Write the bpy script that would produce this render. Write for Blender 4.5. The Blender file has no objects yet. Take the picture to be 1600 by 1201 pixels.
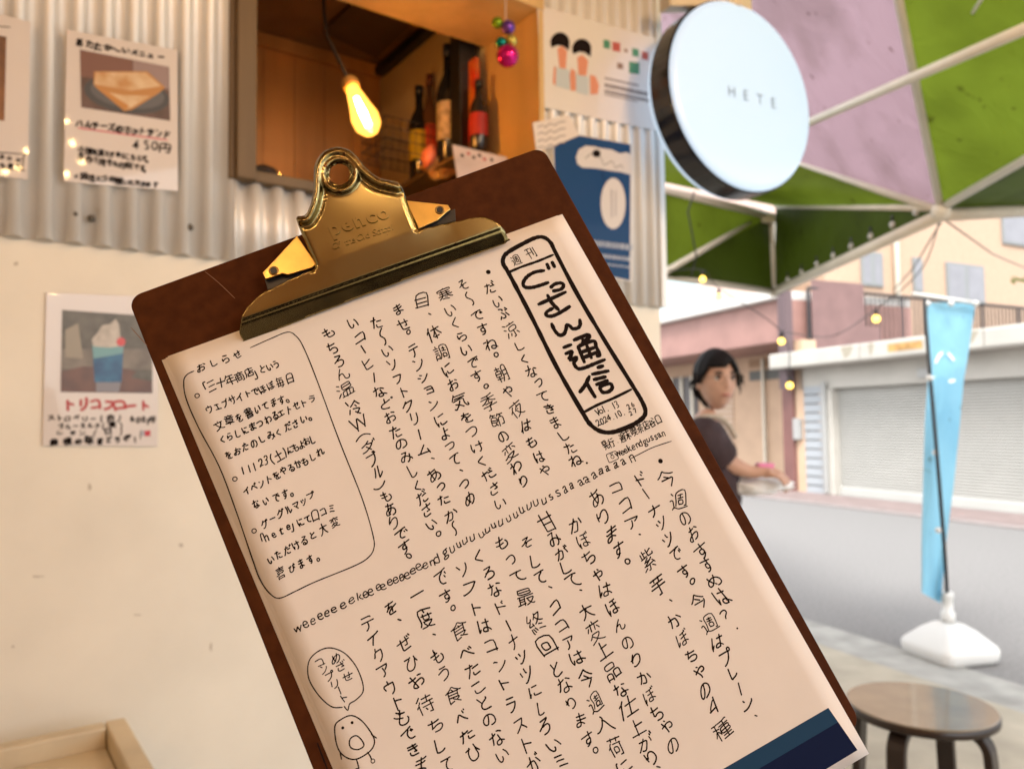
import bpy, bmesh, math, random
import numpy as np
from mathutils import Vector, Matrix
from mathutils.geometry import delaunay_2d_cdt
C = bpy.context.scene.collection
R = math.radians
rnd = random.Random(7)

# ------------------------------------------------------------------ camera
F_PX, CX, CY = 1208.0, 800.0, 600.5          # focal length and centre in photo pixels (1600x1201)
CAM_H, PITCH, ROLL = 1.22, R(2.9), R(0.7)
fwd = Vector((0, math.cos(PITCH), math.sin(PITCH)))
r0 = Vector((1, 0, 0)); u0 = Vector((0, -math.sin(PITCH), math.cos(PITCH)))
right = math.cos(ROLL) * r0 - math.sin(ROLL) * u0
up = math.cos(ROLL) * u0 + math.sin(ROLL) * r0
EYE = Vector((0, 0, CAM_H))
cam_data = bpy.data.cameras.new('camera'); cam = bpy.data.objects.new('camera', cam_data); C.objects.link(cam)
cam.matrix_world = Matrix(((right.x, up.x, -fwd.x, 0), (right.y, up.y, -fwd.y, 0), (right.z, up.z, -fwd.z, CAM_H), (0, 0, 0, 1)))
cam_data.sensor_width = 36; cam_data.lens = 36 * F_PX / 1600
cam_data.clip_start = 0.02; cam_data.clip_end = 400
cam_data.dof.use_dof = True; cam_data.dof.focus_distance = 0.365; cam_data.dof.aperture_fstop = 11.3
bpy.context.scene.camera = cam
# ------------------------------------------------------------------ sky, sun, exposure
SUN_EL, SUN_AZ = R(52), R(197)
world = bpy.data.worlds.new('World'); bpy.context.scene.world = world; world.use_nodes = True
wn = world.node_tree.nodes; wl = world.node_tree.links
sky = wn.new('ShaderNodeTexSky'); sky.sky_type = 'NISHITA'; sky.sun_disc = False
sky.sun_elevation = SUN_EL; sky.sun_rotation = SUN_AZ; sky.air_density = 1.0; sky.dust_density = 2.0
desat = wn.new('ShaderNodeHueSaturation'); desat.inputs['Saturation'].default_value = 0.12
wl.new(sky.outputs[0], desat.inputs['Color']); wl.new(desat.outputs[0], wn['Background'].inputs[0])
wn['Background'].inputs[1].default_value = 0.15
sd = bpy.data.lights.new('sun', 'SUN'); sun = bpy.data.objects.new('sun', sd); C.objects.link(sun)
sd.energy = 1.0; sd.angle = R(20); sd.color = (1, .96, .9)
sdir = Vector((math.sin(SUN_AZ) * math.cos(SUN_EL), math.cos(SUN_AZ) * math.cos(SUN_EL), math.sin(SUN_EL)))
sun.rotation_euler = sdir.to_track_quat('Z', 'Y').to_euler(); sun.location = (6, 4, 12)
vs = bpy.context.scene.view_settings
vs.view_transform = 'Standard'; vs.look = 'None'; vs.gamma = 1; vs.exposure = 2.0
BULB_W = 300.0       # emission of the festoon bulbs
sc = bpy.context.scene
sc.cycles.use_denoising = True
sc.cycles.max_bounces = 8
sc.cycles.sample_clamp_indirect = 8

# ------------------------------------------------------------------ helpers
def ray(px, py):
    return right * ((px - CX) / F_PX) - up * ((py - CY) / F_PX) + fwd
def at(px, py, depth): return EYE + ray(px, py) * depth
def on_plane(px, py, p, n):
    d = ray(px, py); return EYE + d * ((p - EYE).dot(n) / d.dot(n))
def ground(px, py, z=0.0): return on_plane(px, py, Vector((0, 0, z)), Vector((0, 0, 1)))

def link(name, me, mat=None, parent=None, smooth=False):
    o = bpy.data.objects.new(name, me); C.objects.link(o)
    if mat:
        for m in (mat if isinstance(mat, (list, tuple)) else [mat]): me.materials.append(m)
    if parent: o.parent = parent; 
    if smooth:
        for p in me.polygons: p.use_smooth = True
    if parent:
        o.matrix_parent_inverse = parent.matrix_basis.inverted()
    return o
def tag(o, label=None, cat=None, group=None, kind=None):
    if label: o['label'] = label
    if cat: o['category'] = cat
    if group: o['group'] = group
    if kind: o['kind'] = kind
    return o
def thing(name, loc, label, cat, group=None):
    o = bpy.data.objects.new(name, None); C.objects.link(o); o.location = loc; o.empty_display_size = .05
    return tag(o, label, cat, group)

class MB:
    """collects shapes into one mesh"""
    def __init__(s): s.v = []; s.f = []; s.m = []
    def add(s, vs, fs, mi=0):
        k = len(s.v); s.v += [tuple(v) for v in vs]; s.f += [[i + k for i in f] for f in fs]; s.m += [mi] * len(fs); return s
    def quad(s, a, b, c, d, mi=0): return s.add([a, b, c, d], [(0, 1, 2, 3)], mi)
    def poly(s, pts, mi=0): return s.add(pts, [tuple(range(len(pts)))], mi)
    def slab(s, pts, off, mi=0):
        """polygon extruded by the vector off"""
        n = len(pts); off = Vector(off); q = [Vector(p) + off for p in pts]
        fs = [tuple(range(n)), tuple(range(2 * n - 1, n - 1, -1))] + [(i, i + n, (i + 1) % n + n, (i + 1) % n) for i in range(n)]
        return s.add([Vector(p) for p in pts] + q, fs, mi)
    def box(s, o, a, b, c, mi=0):
        o, a, b, c = map(Vector, (o, a, b, c)); return s.slab([o, o + a, o + a + b, o + b], c, mi)
    def tube(s, pts, rad, n=10, mi=0, cap=True):
        pts = [Vector(p) for p in pts]; rs = rad if isinstance(rad, (list, tuple)) else [rad] * len(pts)
        vs = []; prev = None
        for i, p in enumerate(pts):
            t = (pts[min(i + 1, len(pts) - 1)] - pts[max(i - 1, 0)]).normalized()
            if prev is None:
                a = t.cross(Vector((0, 0, 1)))
                if a.length < .05: a = t.cross(Vector((1, 0, 0)))
            else: a = prev - t * prev.dot(t)
            a.normalize(); prev = a; b = t.cross(a)
            for k in range(n):
                g = 2 * math.pi * k / n; vs.append(p + (a * math.cos(g) + b * math.sin(g)) * rs[i])
        fs = []
        for i in range(len(pts) - 1):
            for k in range(n): fs.append((i * n + k, i * n + (k + 1) % n, (i + 1) * n + (k + 1) % n, (i + 1) * n + k))
        if cap: fs += [tuple(range(n - 1, -1, -1)), tuple(range((len(pts) - 1) * n, len(pts) * n))]
        return s.add(vs, fs, mi)
    def lathe(s, base, axis, prof, n=24, mi=0):
        """prof: list of (radius, height) along axis from base"""
        base = Vector(base); t = Vector(axis).normalized(); a = t.cross(Vector((0, 0, 1)))
        if a.length < .05: a = t.cross(Vector((1, 0, 0)))
        a.normalize(); b = t.cross(a); vs = []; fs = []
        for r_, h in prof:
            for k in range(n):
                g = 2 * math.pi * k / n; vs.append(base + t * h + (a * math.cos(g) + b * math.sin(g)) * max(r_, 1e-5))
        for i in range(len(prof) - 1):
            for k in range(n): fs.append((i * n + k, i * n + (k + 1) % n, (i + 1) * n + (k + 1) % n, (i + 1) * n + k))
        fs += [tuple(range(n - 1, -1, -1)), tuple(range((len(prof) - 1) * n, len(prof) * n))]
        return s.add(vs, fs, mi)
    def ball(s, c, r, n=16, mi=0, sc=(1, 1, 1)):
        c = Vector(c); vs = []; fs = []; m = n // 2
        for i in range(1, m):
            th = math.pi * i / m
            for k in range(n):
                g = 2 * math.pi * k / n
                vs.append(c + Vector((math.sin(th) * math.cos(g) * sc[0], math.sin(th) * math.sin(g) * sc[1], math.cos(th) * sc[2])) * r)
        for i in range(m - 2):
            for k in range(n): fs.append((i * n + k, (i + 1) * n + k, (i + 1) * n + (k + 1) % n, i * n + (k + 1) % n))
        a = len(vs); vs += [c + Vector((0, 0, r * sc[2])), c - Vector((0, 0, r * sc[2]))]
        for k in range(n): fs += [(a, k, (k + 1) % n), (a + 1, (m - 2) * n + (k + 1) % n, (m - 2) * n + k)]
        return s.add(vs, fs, mi)
    def build(s, name, mat, parent=None, smooth=False, bevel=0):
        me = bpy.data.meshes.new(name); me.from_pydata([tuple(v) for v in s.v], [], s.f); me.update()
        if len(set(s.m)) > 1: me.polygons.foreach_set('material_index', s.m)
        bm = bmesh.new(); bm.from_mesh(me); bmesh.ops.recalc_face_normals(bm, faces=bm.faces[:]); bm.to_mesh(me); bm.free()
        o = link(name, me, mat, parent, smooth)
        if bevel:
            b = o.modifiers.new('bevel', 'BEVEL'); b.width = bevel; b.segments = 2; b.limit_method = 'ANGLE'; b.angle_limit = R(40)
        return o

def mat(name, col, rough=.6, metal=0, var=.0, scale=20, col2=None, bump=0, bscale=None, spec=.5, coat=0, stretch=None, emit=None, estr=0, trans=0, detail=4):
    m = bpy.data.materials.new(name); m.use_nodes = True; nt = m.node_tree; b = nt.nodes['Principled BSDF']
    b.inputs['Base Color'].default_value = (*col, 1); b.inputs['Roughness'].default_value = rough; b.inputs['Metallic'].default_value = metal
    b.inputs['Specular IOR Level'].default_value = spec; b.inputs['Coat Weight'].default_value = coat; b.inputs['Coat Roughness'].default_value = .04
    if trans: b.inputs['Transmission Weight'].default_value = trans
    if emit: b.inputs['Emission Color'].default_value = (*emit, 1); b.inputs['Emission Strength'].default_value = estr
    if var or col2 or bump:
        tc = nt.nodes.new('ShaderNodeTexCoord'); mp = nt.nodes.new('ShaderNodeMapping'); nt.links.new(tc.outputs['Object'], mp.inputs[0])
        if stretch: mp.inputs['Scale'].default_value = stretch
        nz = nt.nodes.new('ShaderNodeTexNoise'); nz.inputs['Scale'].default_value = scale; nz.inputs['Detail'].default_value = detail
        nt.links.new(mp.outputs[0], nz.inputs['Vector'])
        if var or col2:
            rp = nt.nodes.new('ShaderNodeValToRGB'); rp.color_ramp.elements[0].position = .3; rp.color_ramp.elements[1].position = .7
            c2 = col2 or tuple(c * (1 - var) for c in col)
            rp.color_ramp.elements[0].color = (*c2, 1); rp.color_ramp.elements[1].color = (*[min(1, c * (1 + var * .5)) for c in col], 1)
            nt.links.new(nz.outputs['Fac'], rp.inputs[0]); nt.links.new(rp.outputs[0], b.inputs['Base Color'])
        if bump:
            n2 = nz
            if bscale:
                n2 = nt.nodes.new('ShaderNodeTexNoise'); n2.inputs['Scale'].default_value = bscale; n2.inputs['Detail'].default_value = 5; nt.links.new(mp.outputs[0], n2.inputs['Vector'])
            bp = nt.nodes.new('ShaderNodeBump'); bp.inputs['Strength'].default_value = bump; bp.inputs['Distance'].default_value = .002
            nt.links.new(n2.outputs['Fac'], bp.inputs['Height']); nt.links.new(bp.outputs[0], b.inputs['Normal'])
    return m
def fabric(name, col, dirty, trans=.5):
    m = bpy.data.materials.new(name); m.use_nodes = True; nt = m.node_tree; b = nt.nodes['Principled BSDF']; out = nt.nodes['Material Output']
    tc = nt.nodes.new('ShaderNodeTexCoord'); nz = nt.nodes.new('ShaderNodeTexNoise'); nz.inputs['Scale'].default_value = 2.2; nz.inputs['Detail'].default_value = 7
    rp = nt.nodes.new('ShaderNodeValToRGB'); rp.color_ramp.elements[0].position = .36; rp.color_ramp.elements[1].position = .56
    rp.color_ramp.elements[0].color = (*dirty, 1); rp.color_ramp.elements[1].color = (*col, 1)
    sp = nt.nodes.new('ShaderNodeTexNoise'); sp.inputs['Scale'].default_value = 16; sp.inputs['Detail'].default_value = 3
    r2 = nt.nodes.new('ShaderNodeValToRGB'); r2.color_ramp.elements[0].position = .68; r2.color_ramp.elements[1].position = .74
    r2.color_ramp.elements[0].color = (1, 1, 1, 1); r2.color_ramp.elements[1].color = (.45, .38, .36, 1)
    mx = nt.nodes.new('ShaderNodeMixRGB'); mx.blend_type = 'MULTIPLY'; mx.inputs[0].default_value = 1
    nt.links.new(tc.outputs['Object'], nz.inputs[0]); nt.links.new(nz.outputs['Fac'], rp.inputs[0]); nt.links.new(tc.outputs['Object'], sp.inputs[0])
    nt.links.new(sp.outputs['Fac'], r2.inputs[0]); nt.links.new(rp.outputs[0], mx.inputs[1]); nt.links.new(r2.outputs[0], mx.inputs[2])
    tr = nt.nodes.new('ShaderNodeBsdfTranslucent'); ms = nt.nodes.new('ShaderNodeMixShader'); ms.inputs[0].default_value = trans
    wn_ = nt.nodes.new('ShaderNodeTexNoise'); wn_.inputs['Scale'].default_value = 3.5; wn_.inputs['Detail'].default_value = 5; wn_.inputs['Distortion'].default_value = 1.2
    nt.links.new(tc.outputs['Object'], wn_.inputs[0]); bp = nt.nodes.new('ShaderNodeBump'); bp.inputs['Strength'].default_value = .3; bp.inputs['Distance'].default_value = .05
    nt.links.new(wn_.outputs['Fac'], bp.inputs['Height']); nt.links.new(bp.outputs[0], b.inputs['Normal']); nt.links.new(bp.outputs[0], tr.inputs['Normal'])
    nt.links.new(mx.outputs[0], b.inputs['Base Color']); nt.links.new(mx.outputs[0], tr.inputs['Color']); b.inputs['Roughness'].default_value = .6; b.inputs['Specular IOR Level'].default_value = .2
    nt.links.new(b.outputs[0], ms.inputs[1]); nt.links.new(tr.outputs[0], ms.inputs[2]); nt.links.new(ms.outputs[0], out.inputs[0])
    return m

def smooth_line(pts, n=6, closed=False):
    P = [Vector(p) for p in pts]; out = []; L = len(P); rng = L if closed else L - 1
    for i in range(rng):
        if closed: p0, p1, p2, p3 = P[(i - 1) % L], P[i], P[(i + 1) % L], P[(i + 2) % L]
        else: p0, p1, p2, p3 = P[max(i - 1, 0)], P[i], P[i + 1], P[min(i + 2, L - 1)]
        for k in range(n):
            t = k / n
            out.append(.5 * ((2 * p1) + (p2 - p0) * t + (2 * p0 - 5 * p1 + 4 * p2 - p3) * t * t + (3 * p1 - p0 - 3 * p2 + p3) * t ** 3))
    if not closed: out.append(P[-1])
    return out

# ------------------------------------------------------------------ glyphs (built-in Blender font)
UPPER = [("だいぶ涼しくなってきましたね", (766, 451), (898, 720)), ("そ〜ですね。朝や夜はもはや", (725, 446), (852, 735)),
 ("寒いくらいです。季節の変わり", (694, 460), (815, 751)), ("目、体調にお気をつけください", (657, 470), (780, 786)),
 ("ませ。テンションによって、つめ", (622, 484), (734, 778)), ("た〜いソフトクリーム、あったか〜", (589, 503), (710, 826)),
 ("いコーヒーなどおたのみしください。", (551, 506), (684, 838)), ("もちろん温冷W(ダブル)もありです。", (512, 523), (638, 874))]
LOWER = [("今週のおすすめは？", (1044, 747), (1139, 960)), ("ドーナッツです。今週はプレーン、", (1000, 748), (1178, 1122)),
 ("ココア、紫芋、かぼちゃの4種", (963, 760), (1129, 1139)), ("あります。", (930, 779), (979, 886)),
 ("かぼちゃはほんのりかぼちゃの", (898, 817), (1050, 1163)), ("甘みがして、大変上品な仕上がり、", (855, 815), (1026, 1203)),
 ("そして、ココアは今週入荷に", (823, 848), (975, 1198)), ("もって最終回となります。", (785, 848), (929, 1179)),
 ("くろなドーナッツにしろいミ", (751, 867), (876, 1188)), ("ソフトはコントラストが", (722, 888), (833, 1192)),
 ("です。食べたことのない", (688, 903), (784, 1180)), ("一度、もう食べたひ", (649, 927), (741, 1176)),
 ("を、ぜひお待ちして", (612, 949), (698, 1192)), ("テイクアウトもできま", (574, 973), (657, 1194))]
NOTES = [("おしらせ", (314, 573), (372, 554)), ("「三十年商店」という", (318, 607), (432, 569)), ("ウェブサイトでほぼ毎日", (327, 639), (453, 591)),
 ("文章を書いてます。", (342, 665), (451, 618)), ("くらしにまつわるエトセトラ", (348, 687), (487, 623)), ("をおたのしみください。", (357, 711), (487, 649)),
 ("11/23(土)にもよおし", (380, 736), (489, 687)), ("イベントをやるかもしれ", (385, 767), (500, 707)), ("ないです。", (400, 789), (459, 766)),
 ("グーグルマップ", (414, 817), (485, 775)), ("「hete」にて口コミ", (406, 843), (517, 794)), ("いただけると大変", (423, 875), (522, 815)), ("喜びます。", (438, 895), (500, 867))]
LINE = [("weeeeeee", (465, 981), (547, 936)), ("keeeeeeeeeeend", (562, 931), (683, 872)), ("guuuuuuuuuuuuu", (694, 862), (838, 784)),
 ("ussaaaaaaaaan", (848, 780), (985, 713))]
MISC = [("週刊", (806, 406), (829, 395), 17), ("Vol. 13", (934, 644), (964, 632), 14), ("2024.10.", (935, 661), (974, 644), 13), ("26", (982, 637), (989, 633), 10), ("27", (985, 646), (992, 642), 10),
 ("発行:週末喫茶店谷口", (946, 696), (1028, 655), 14), ("weekendgussan", (966, 708), (1036, 676), 14)]
POSTER_TXT = "あたたか〜いメニューハムチーズホットサンド450円小腹を満たすならこちらで。手作り焼きも可能です。※調理に少時間いただきますトリコフロートストロベリー赤ブルーミルク青レモン白600円自慢の味をどうぞ!テイクアウトもできます。box"
HETE = "HETE"
PENCO = "pencoOf the Old School"
# pen strokes of each character: the middle lines of the built-in glyphs, thinned once here and written with a round pen
RS = 110; RN = 132
def raster(v,f):
    im=np.zeros((RN, RN),bool); yy,xx=np.mgrid[0:RN, 0:RN]; px=(xx+.5)/RS-.1; py=(yy+.5)/RS-.2
    for p in f:
        q=v[list(p)]
        for k in range(1,len(q)-1):
            a,b,c=q[0],q[k],q[k+1]
            mn=np.floor((np.minimum(np.minimum(a,b),c)+(.1,.2))*RS).astype(int)-1; mx=np.ceil((np.maximum(np.maximum(a,b),c)+(.1,.2))*RS).astype(int)+1
            mn=np.clip(mn, 0, RN); mx=np.clip(mx, 0, RN); sl=(slice(mn[1],mx[1]),slice(mn[0],mx[0])); X=px[sl]; Y=py[sl]
            d1=(X-b[0])*(a[1]-b[1])-(a[0]-b[0])*(Y-b[1]); d2=(X-c[0])*(b[1]-c[1])-(b[0]-c[0])*(Y-c[1]); d3=(X-a[0])*(c[1]-a[1])-(c[0]-a[0])*(Y-a[1])
            neg=(d1<0)|(d2<0)|(d3<0); pos=(d1>0)|(d2>0)|(d3>0); im[sl]|=~(neg&pos)
    return im
def thin(im):
    im=im.copy()
    while True:
        ch=False
        for step in (0,1):
            P=[np.roll(np.roll(im,-dy,0),-dx,1) for dy,dx in ((1,0),(1,1),(0,1),(-1,1),(-1,0),(-1,-1),(0,-1),(1,-1))]
            B=sum(p.astype(int) for p in P); A=sum(((~P[k])&P[(k+1)%8]).astype(int) for k in range(8))
            if step==0: c=~(P[0]&P[2]&P[4])&~(P[2]&P[4]&P[6])
            else: c=~(P[0]&P[2]&P[6])&~(P[0]&P[4]&P[6])
            rm=im&(B>=2)&(B<=6)&(A==1)&c
            if rm.any(): im&=~rm; ch=True
        if not ch: return im
def trace(sk):
    pts=set(map(tuple,np.argwhere(sk))); nb=lambda p:[(p[0]+dy,p[1]+dx) for dy in(-1,0,1) for dx in(-1,0,1) if (dy or dx) and (p[0]+dy,p[1]+dx) in pts]
    # drop diagonal links where an orthogonal path exists
    def nbs(p):
        n=nb(p); o=[q for q in n if abs(q[0]-p[0])+abs(q[1]-p[1])==1]; r=list(o)
        for q in n:
            if q in o: continue
            if not ((q[0],p[1]) in pts or (p[0],q[1]) in pts): r.append(q)
        return r
    G={p:nbs(p) for p in pts}; nodes={p for p in pts if len(G[p])!=2}; used=set(); paths=[]
    for s in nodes:
        for q in G[s]:
            if (s,q) in used: continue
            path=[s,q]; used.add((s,q)); used.add((q,s))
            while path[-1] not in nodes:
                nx=[r for r in G[path[-1]] if r!=path[-2]]
                if not nx: break
                used.add((path[-1],nx[0])); used.add((nx[0],path[-1])); path.append(nx[0])
            paths.append(path)
    seen=set(p for pa in paths for p in pa)|nodes
    for p in pts:
        if p in seen: continue
        path=[p]; seen.add(p); cur=p
        while True:
            nx=[r for r in G[cur] if r not in seen]
            if not nx: break
            cur=nx[0]; seen.add(cur); path.append(cur)
        path.append(p); paths.append(path)
    for p in nodes:
        if not G[p]: paths.append([p,(p[0]+1,p[1]+1)])
    deg={p:len(G[p]) for p in pts}
    out=[]
    for pa in paths:
        L=len(pa); e=[deg.get(pa[0],1),deg.get(pa[-1],1)]
        if L<6 and (min(e)==1 and max(e)>2): continue
        out.append([np.array(q,float) for q in pa])
    # merge paths which run straight on through a junction
    ch=True
    while ch:
        ch=False; best=None
        for i in range(len(out)):
            for j in range(i+1,len(out)):
                for a in (0,1):
                    for b in (0,1):
                        A=out[i] if a else out[i][::-1]; Bp=out[j] if not b else out[j][::-1]
                        if np.hypot(*(A[-1]-Bp[0]))>2.9: continue
                        if len(A)<3 or len(Bp)<3: continue
                        da=A[-1]-A[-min(9,len(A))]; db=Bp[min(8,len(Bp)-1)]-Bp[0]; c=da@db/(np.linalg.norm(da)*np.linalg.norm(db)+1e-9)
                        if c>.55 and (best is None or c>best[0]): best=(c,i,j,A+Bp)
        if best: _,i,j,m=best; out=[o for k,o in enumerate(out) if k not in (i,j)]+[m]; ch=True
    return out
def dp(p,eps):
    if len(p)<3: return p
    a,b=p[0],p[-1]; d=b-a; n=np.linalg.norm(d)
    D=[np.linalg.norm(q-a) if n<1e-6 else abs(d[0]*(q-a)[1]-d[1]*(q-a)[0])/n for q in p]; k=int(np.argmax(D))
    if D[k]<eps: return [a,b]
    return dp(p[:k+1],eps)[:-1]+dp(p[k:],eps)
PEN = {}
def load_pen():
    want = set("めざせコンプリート" + POSTER_TXT)
    for lst in (UPPER, LOWER, NOTES, LINE, MISC):
        for it in lst: want |= set(it[0])
    want.discard(' '); tmp = []
    for ch in sorted(want):
        cu = bpy.data.curves.new('g', 'FONT'); cu.body = ch; cu.resolution_u = 6; cu.offset = -.010
        o = bpy.data.objects.new('g', cu); C.objects.link(o); tmp.append((ch, o))
    dg = bpy.context.evaluated_depsgraph_get()
    for ch, o in tmp:
        me = o.evaluated_get(dg).to_mesh(); v = np.array([(p.co.x, p.co.y) for p in me.vertices]); f = [tuple(p.vertices) for p in me.polygons]; st = []
        for pa in trace(thin(raster(v, f))):
            q = dp([np.array(((p[1] + .5) / RS - .1, (p[0] + .5) / RS - .2)) for p in pa], .010)
            if len(q) > 1: st.append(np.array(q))
        PEN[ch] = st; o.evaluated_get(dg).to_mesh_clear()
    for ch, o in tmp:
        cu = o.data; bpy.data.objects.remove(o); bpy.data.curves.remove(cu)
load_pen()
chars = set(HETE + PENCO)
GLY = {}; BOLD = 0
def load_glyphs():
    tmp = []
    for key, cs, off in ((0, chars, .0), (2, set('penco'), .035)):
        for ch in sorted(cs):
            if ch == ' ': continue
            cu = bpy.data.curves.new('g', 'FONT'); cu.body = ch; cu.resolution_u = 3; cu.offset = off
            o = bpy.data.objects.new('g', cu); C.objects.link(o); tmp.append(((key, ch), o))
    dg = bpy.context.evaluated_depsgraph_get()
    for ch, o in tmp:
        me = o.evaluated_get(dg).to_mesh()
        v = np.array([(p.co.x, p.co.y) for p in me.vertices]); f = [tuple(p.vertices) for p in me.polygons]
        GLY[ch] = (v, f); o.evaluated_get(dg).to_mesh_clear()
    for ch, o in tmp:
        cu = o.data; bpy.data.objects.remove(o); bpy.data.curves.remove(cu)
load_glyphs()
VERT_ROT = set("ー〜()「」")
def glyph(mb, ch, pos, ax, ay, size, jit=1.0, vertical=False, mi=0, slant=.0, xs=1.0):
    """lay one glyph: pos is its centre, ax / ay the unit axes of the page"""
    if (BOLD, ch) in GLY: v, f = GLY[(BOLD, ch)]
    elif (0, ch) in GLY: v, f = GLY[(0, ch)]
    else: return
    v = v.copy(); ch = ch
    mn, mx = v.min(0), v.max(0); cjk = ord(ch) > 0x2000
    c = np.array((.5, .38)) if cjk else np.array(((mn[0] + mx[0]) / 2, .3))
    v -= c
    if vertical:
        if ch in VERT_ROT: v = np.stack((v[:, 1] * (-1 if ch in 'ー〜' else 1), -v[:, 0]), 1)
        elif ch in '。、': v += (.45, .42)
        elif ch in 'っゃょュッョ': v += (.08, .1)
    j = jit; a = rnd.gauss(0, .09) * j; k_ = (.90 if ord(ch) < 0x3100 else 1.0) if j else 1; sx = k_ * (1 + rnd.gauss(0, .09) * j); sy = k_ * (1 + rnd.gauss(0, .09) * j); sh = slant + rnd.gauss(.03, .09) * j
    x = v[:, 0] * sx * xs + v[:, 1] * sh; y = v[:, 1] * sy
    p1, p2, p3, p4 = [rnd.uniform(0, 6.28) for _ in range(4)]
    x = x + j * .042 * np.sin(5 * y + p1) + j * .016 * np.sin(9 * x + p2); y = y + j * .042 * np.sin(5 * x + p3) + j * .016 * np.sin(9 * y + p4)
    x, y = x * math.cos(a) - y * math.sin(a), x * math.sin(a) + y * math.cos(a)
    pts = [pos + ax * float(px * size) + ay * float(py * size) for px, py in zip(x, y)]
    mb.add(pts, f, mi)
def pen_glyph(mb, ch, pos, ax, ay, size, pen, jit=1.0, vertical=False, mi=0, slant=.0, xs=1.0):
    """write one character with a round pen: every stroke is a ribbon of its own"""
    if ch not in PEN: return
    sts = PEN[ch]
    al = np.vstack(sts); mn, mx = al.min(0), al.max(0); cjk = ord(ch) > 0x2000; kana = 0x3040 < ord(ch) < 0x3100; busy = len(sts) > 7; pen = pen * (.85 if busy else 1); nrm = ax.cross(ay)
    c = np.array((.5, .38)) if cjk else np.array(((mn[0] + mx[0]) / 2, .3))
    j = jit; a = rnd.gauss(0, .09) * j; k_ = .80 if kana else 1.0; sx = xs * k_ * (1 + rnd.gauss(0, .09) * j); sy = k_ * (1 + rnd.gauss(0, .09) * j); sh = slant + rnd.gauss(.02, .09) * j
    p1, p2, p3, p4 = [rnd.uniform(0, 6.28) for _ in range(4)]; off = np.array((rnd.gauss(0, .03), rnd.gauss(0, .03))) * j; rise = rnd.gauss(.09, .05) * j
    for si, st in enumerate(sts):
        v = st - c
        if vertical:
            if ch in VERT_ROT: v = np.stack((v[:, 1] * (-1 if ch in 'ー〜' else 1), -v[:, 0]), 1)
            elif ch in '。、': v = v + (.45, .42)
            elif ch in 'っゃょュッョ': v = v + (.08, .1)
        so = np.array((rnd.gauss(0, .022), rnd.gauss(0, .022))) * j * (.35 if busy else 1); v = v + off + so
        # long strokes overshoot or stop short, as a quick hand does
        if len(v) > 1 and j:
            v = v.copy(); d0 = v[0] - v[1]; d1 = v[-1] - v[-2]
            v[0] += d0 / (np.linalg.norm(d0) + 1e-6) * rnd.gauss(.005, .025) * (.4 if busy else 1); v[-1] += d1 / (np.linalg.norm(d1) + 1e-6) * rnd.gauss(.012, .03) * (.4 if busy else 1)
        x = v[:, 0] * sx + v[:, 1] * sh; y = v[:, 1] * sy + x * rise
        x = x + j * .032 * np.sin(5 * y + p1); y = y + j * .032 * np.sin(5 * x + p3)
        x, y = x * math.cos(a) - y * math.sin(a), x * math.sin(a) + y * math.cos(a)
        lift = nrm * (pen * .008 * (si % 6))
        P = [pos + ax * float(px * size) + ay * float(py * size) + lift for px, py in zip(x, y)]
        P = smooth_line(P, 3) if len(P) > 2 else [P[0], (P[0] + P[-1]) / 2, P[-1]]; vs = []; n = len(P); w0 = pen * rnd.uniform(.9, 1.1)
        for i, p in enumerate(P):
            t = (P[min(i + 1, n - 1)] - P[max(i - 1, 0)])
            if t.length < 1e-9: t = ax
            t = t.normalized(); s_ = t.cross(nrm).normalized(); w = w0 * .5 * rnd.uniform(.92, 1.06)
            if i == 0: vs += [p - t * w * .8 + s_ * w * .5, p - t * w * .8 - s_ * w * .5]
            vs += [p + s_ * w, p - s_ * w]
            if i == n - 1: vs += [p + t * w * .8 + s_ * w * .45, p + t * w * .8 - s_ * w * .45]
        mb.add(vs, [(2 * i, 2 * i + 1, 2 * i + 3, 2 * i + 2) for i in range(len(vs) // 2 - 1)], mi)
def write(mb, M, txt, p0, p1, size_px, ax, ay, mpp, vertical=False, jit=1.0, mi=0, slant=.0, xs=1.0, pen=2.0):
    """handwriting from pixel p0 to pixel p1 on the page map M; mpp = metres per pixel there, pen in pixels"""
    adv = [.75 if ch in '、。っゃょッ()「」' else (.88 if 0x3040 < ord(ch) < 0x3100 else (1.22 if ord(ch) > 0x3100 else .9)) for ch in txt]
    cum = [sum(adv[:k]) + adv[k] / 2 for k in range(len(txt))]; tot = max(1e-6, cum[-1] - cum[0])
    for i, ch in enumerate(txt):
        if ch == ' ': continue
        t = (cum[i] - cum[0]) / tot
        q = (p0[0] + (p1[0] - p0[0]) * t + rnd.gauss(0, .9) * jit, p0[1] + (p1[1] - p0[1]) * t + rnd.gauss(0, .9) * jit)
        k = mpp(q) if callable(mpp) else mpp
        pen_glyph(mb, ch, M(*q), ax, ay, size_px * k, pen * k, jit, vertical, mi, slant, xs)
def ribbon(mb, M, pts, width, nrm, n=5, closed=False, mi=0, jit=0):
    """a pen stroke through pixel points on the page map M, width in metres"""
    P = smooth_line([M(*p) for p in pts], n, closed); k = len(P); vs = []
    for i, p in enumerate(P):
        a = P[(i - 1) % k] if (closed or i > 0) else P[0]; b = P[(i + 1) % k] if (closed or i < k - 1) else P[-1]
        t = (b - a).normalized(); s = t.cross(nrm).normalized(); w = width * (.5 + rnd.uniform(-.06, .06))
        if not closed and i == 0: p = p - t * width * .3; w *= .6
        if not closed and i == k - 1: p = p + t * width * .3; w *= .6
        vs += [p + s * w, p - s * w]
    fs = [(2 * i, 2 * i + 1, (2 * i + 3) % (2 * k), (2 * i + 2) % (2 * k)) for i in range(k if closed else k - 1)]
    mb.add(vs, fs, mi)
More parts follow.
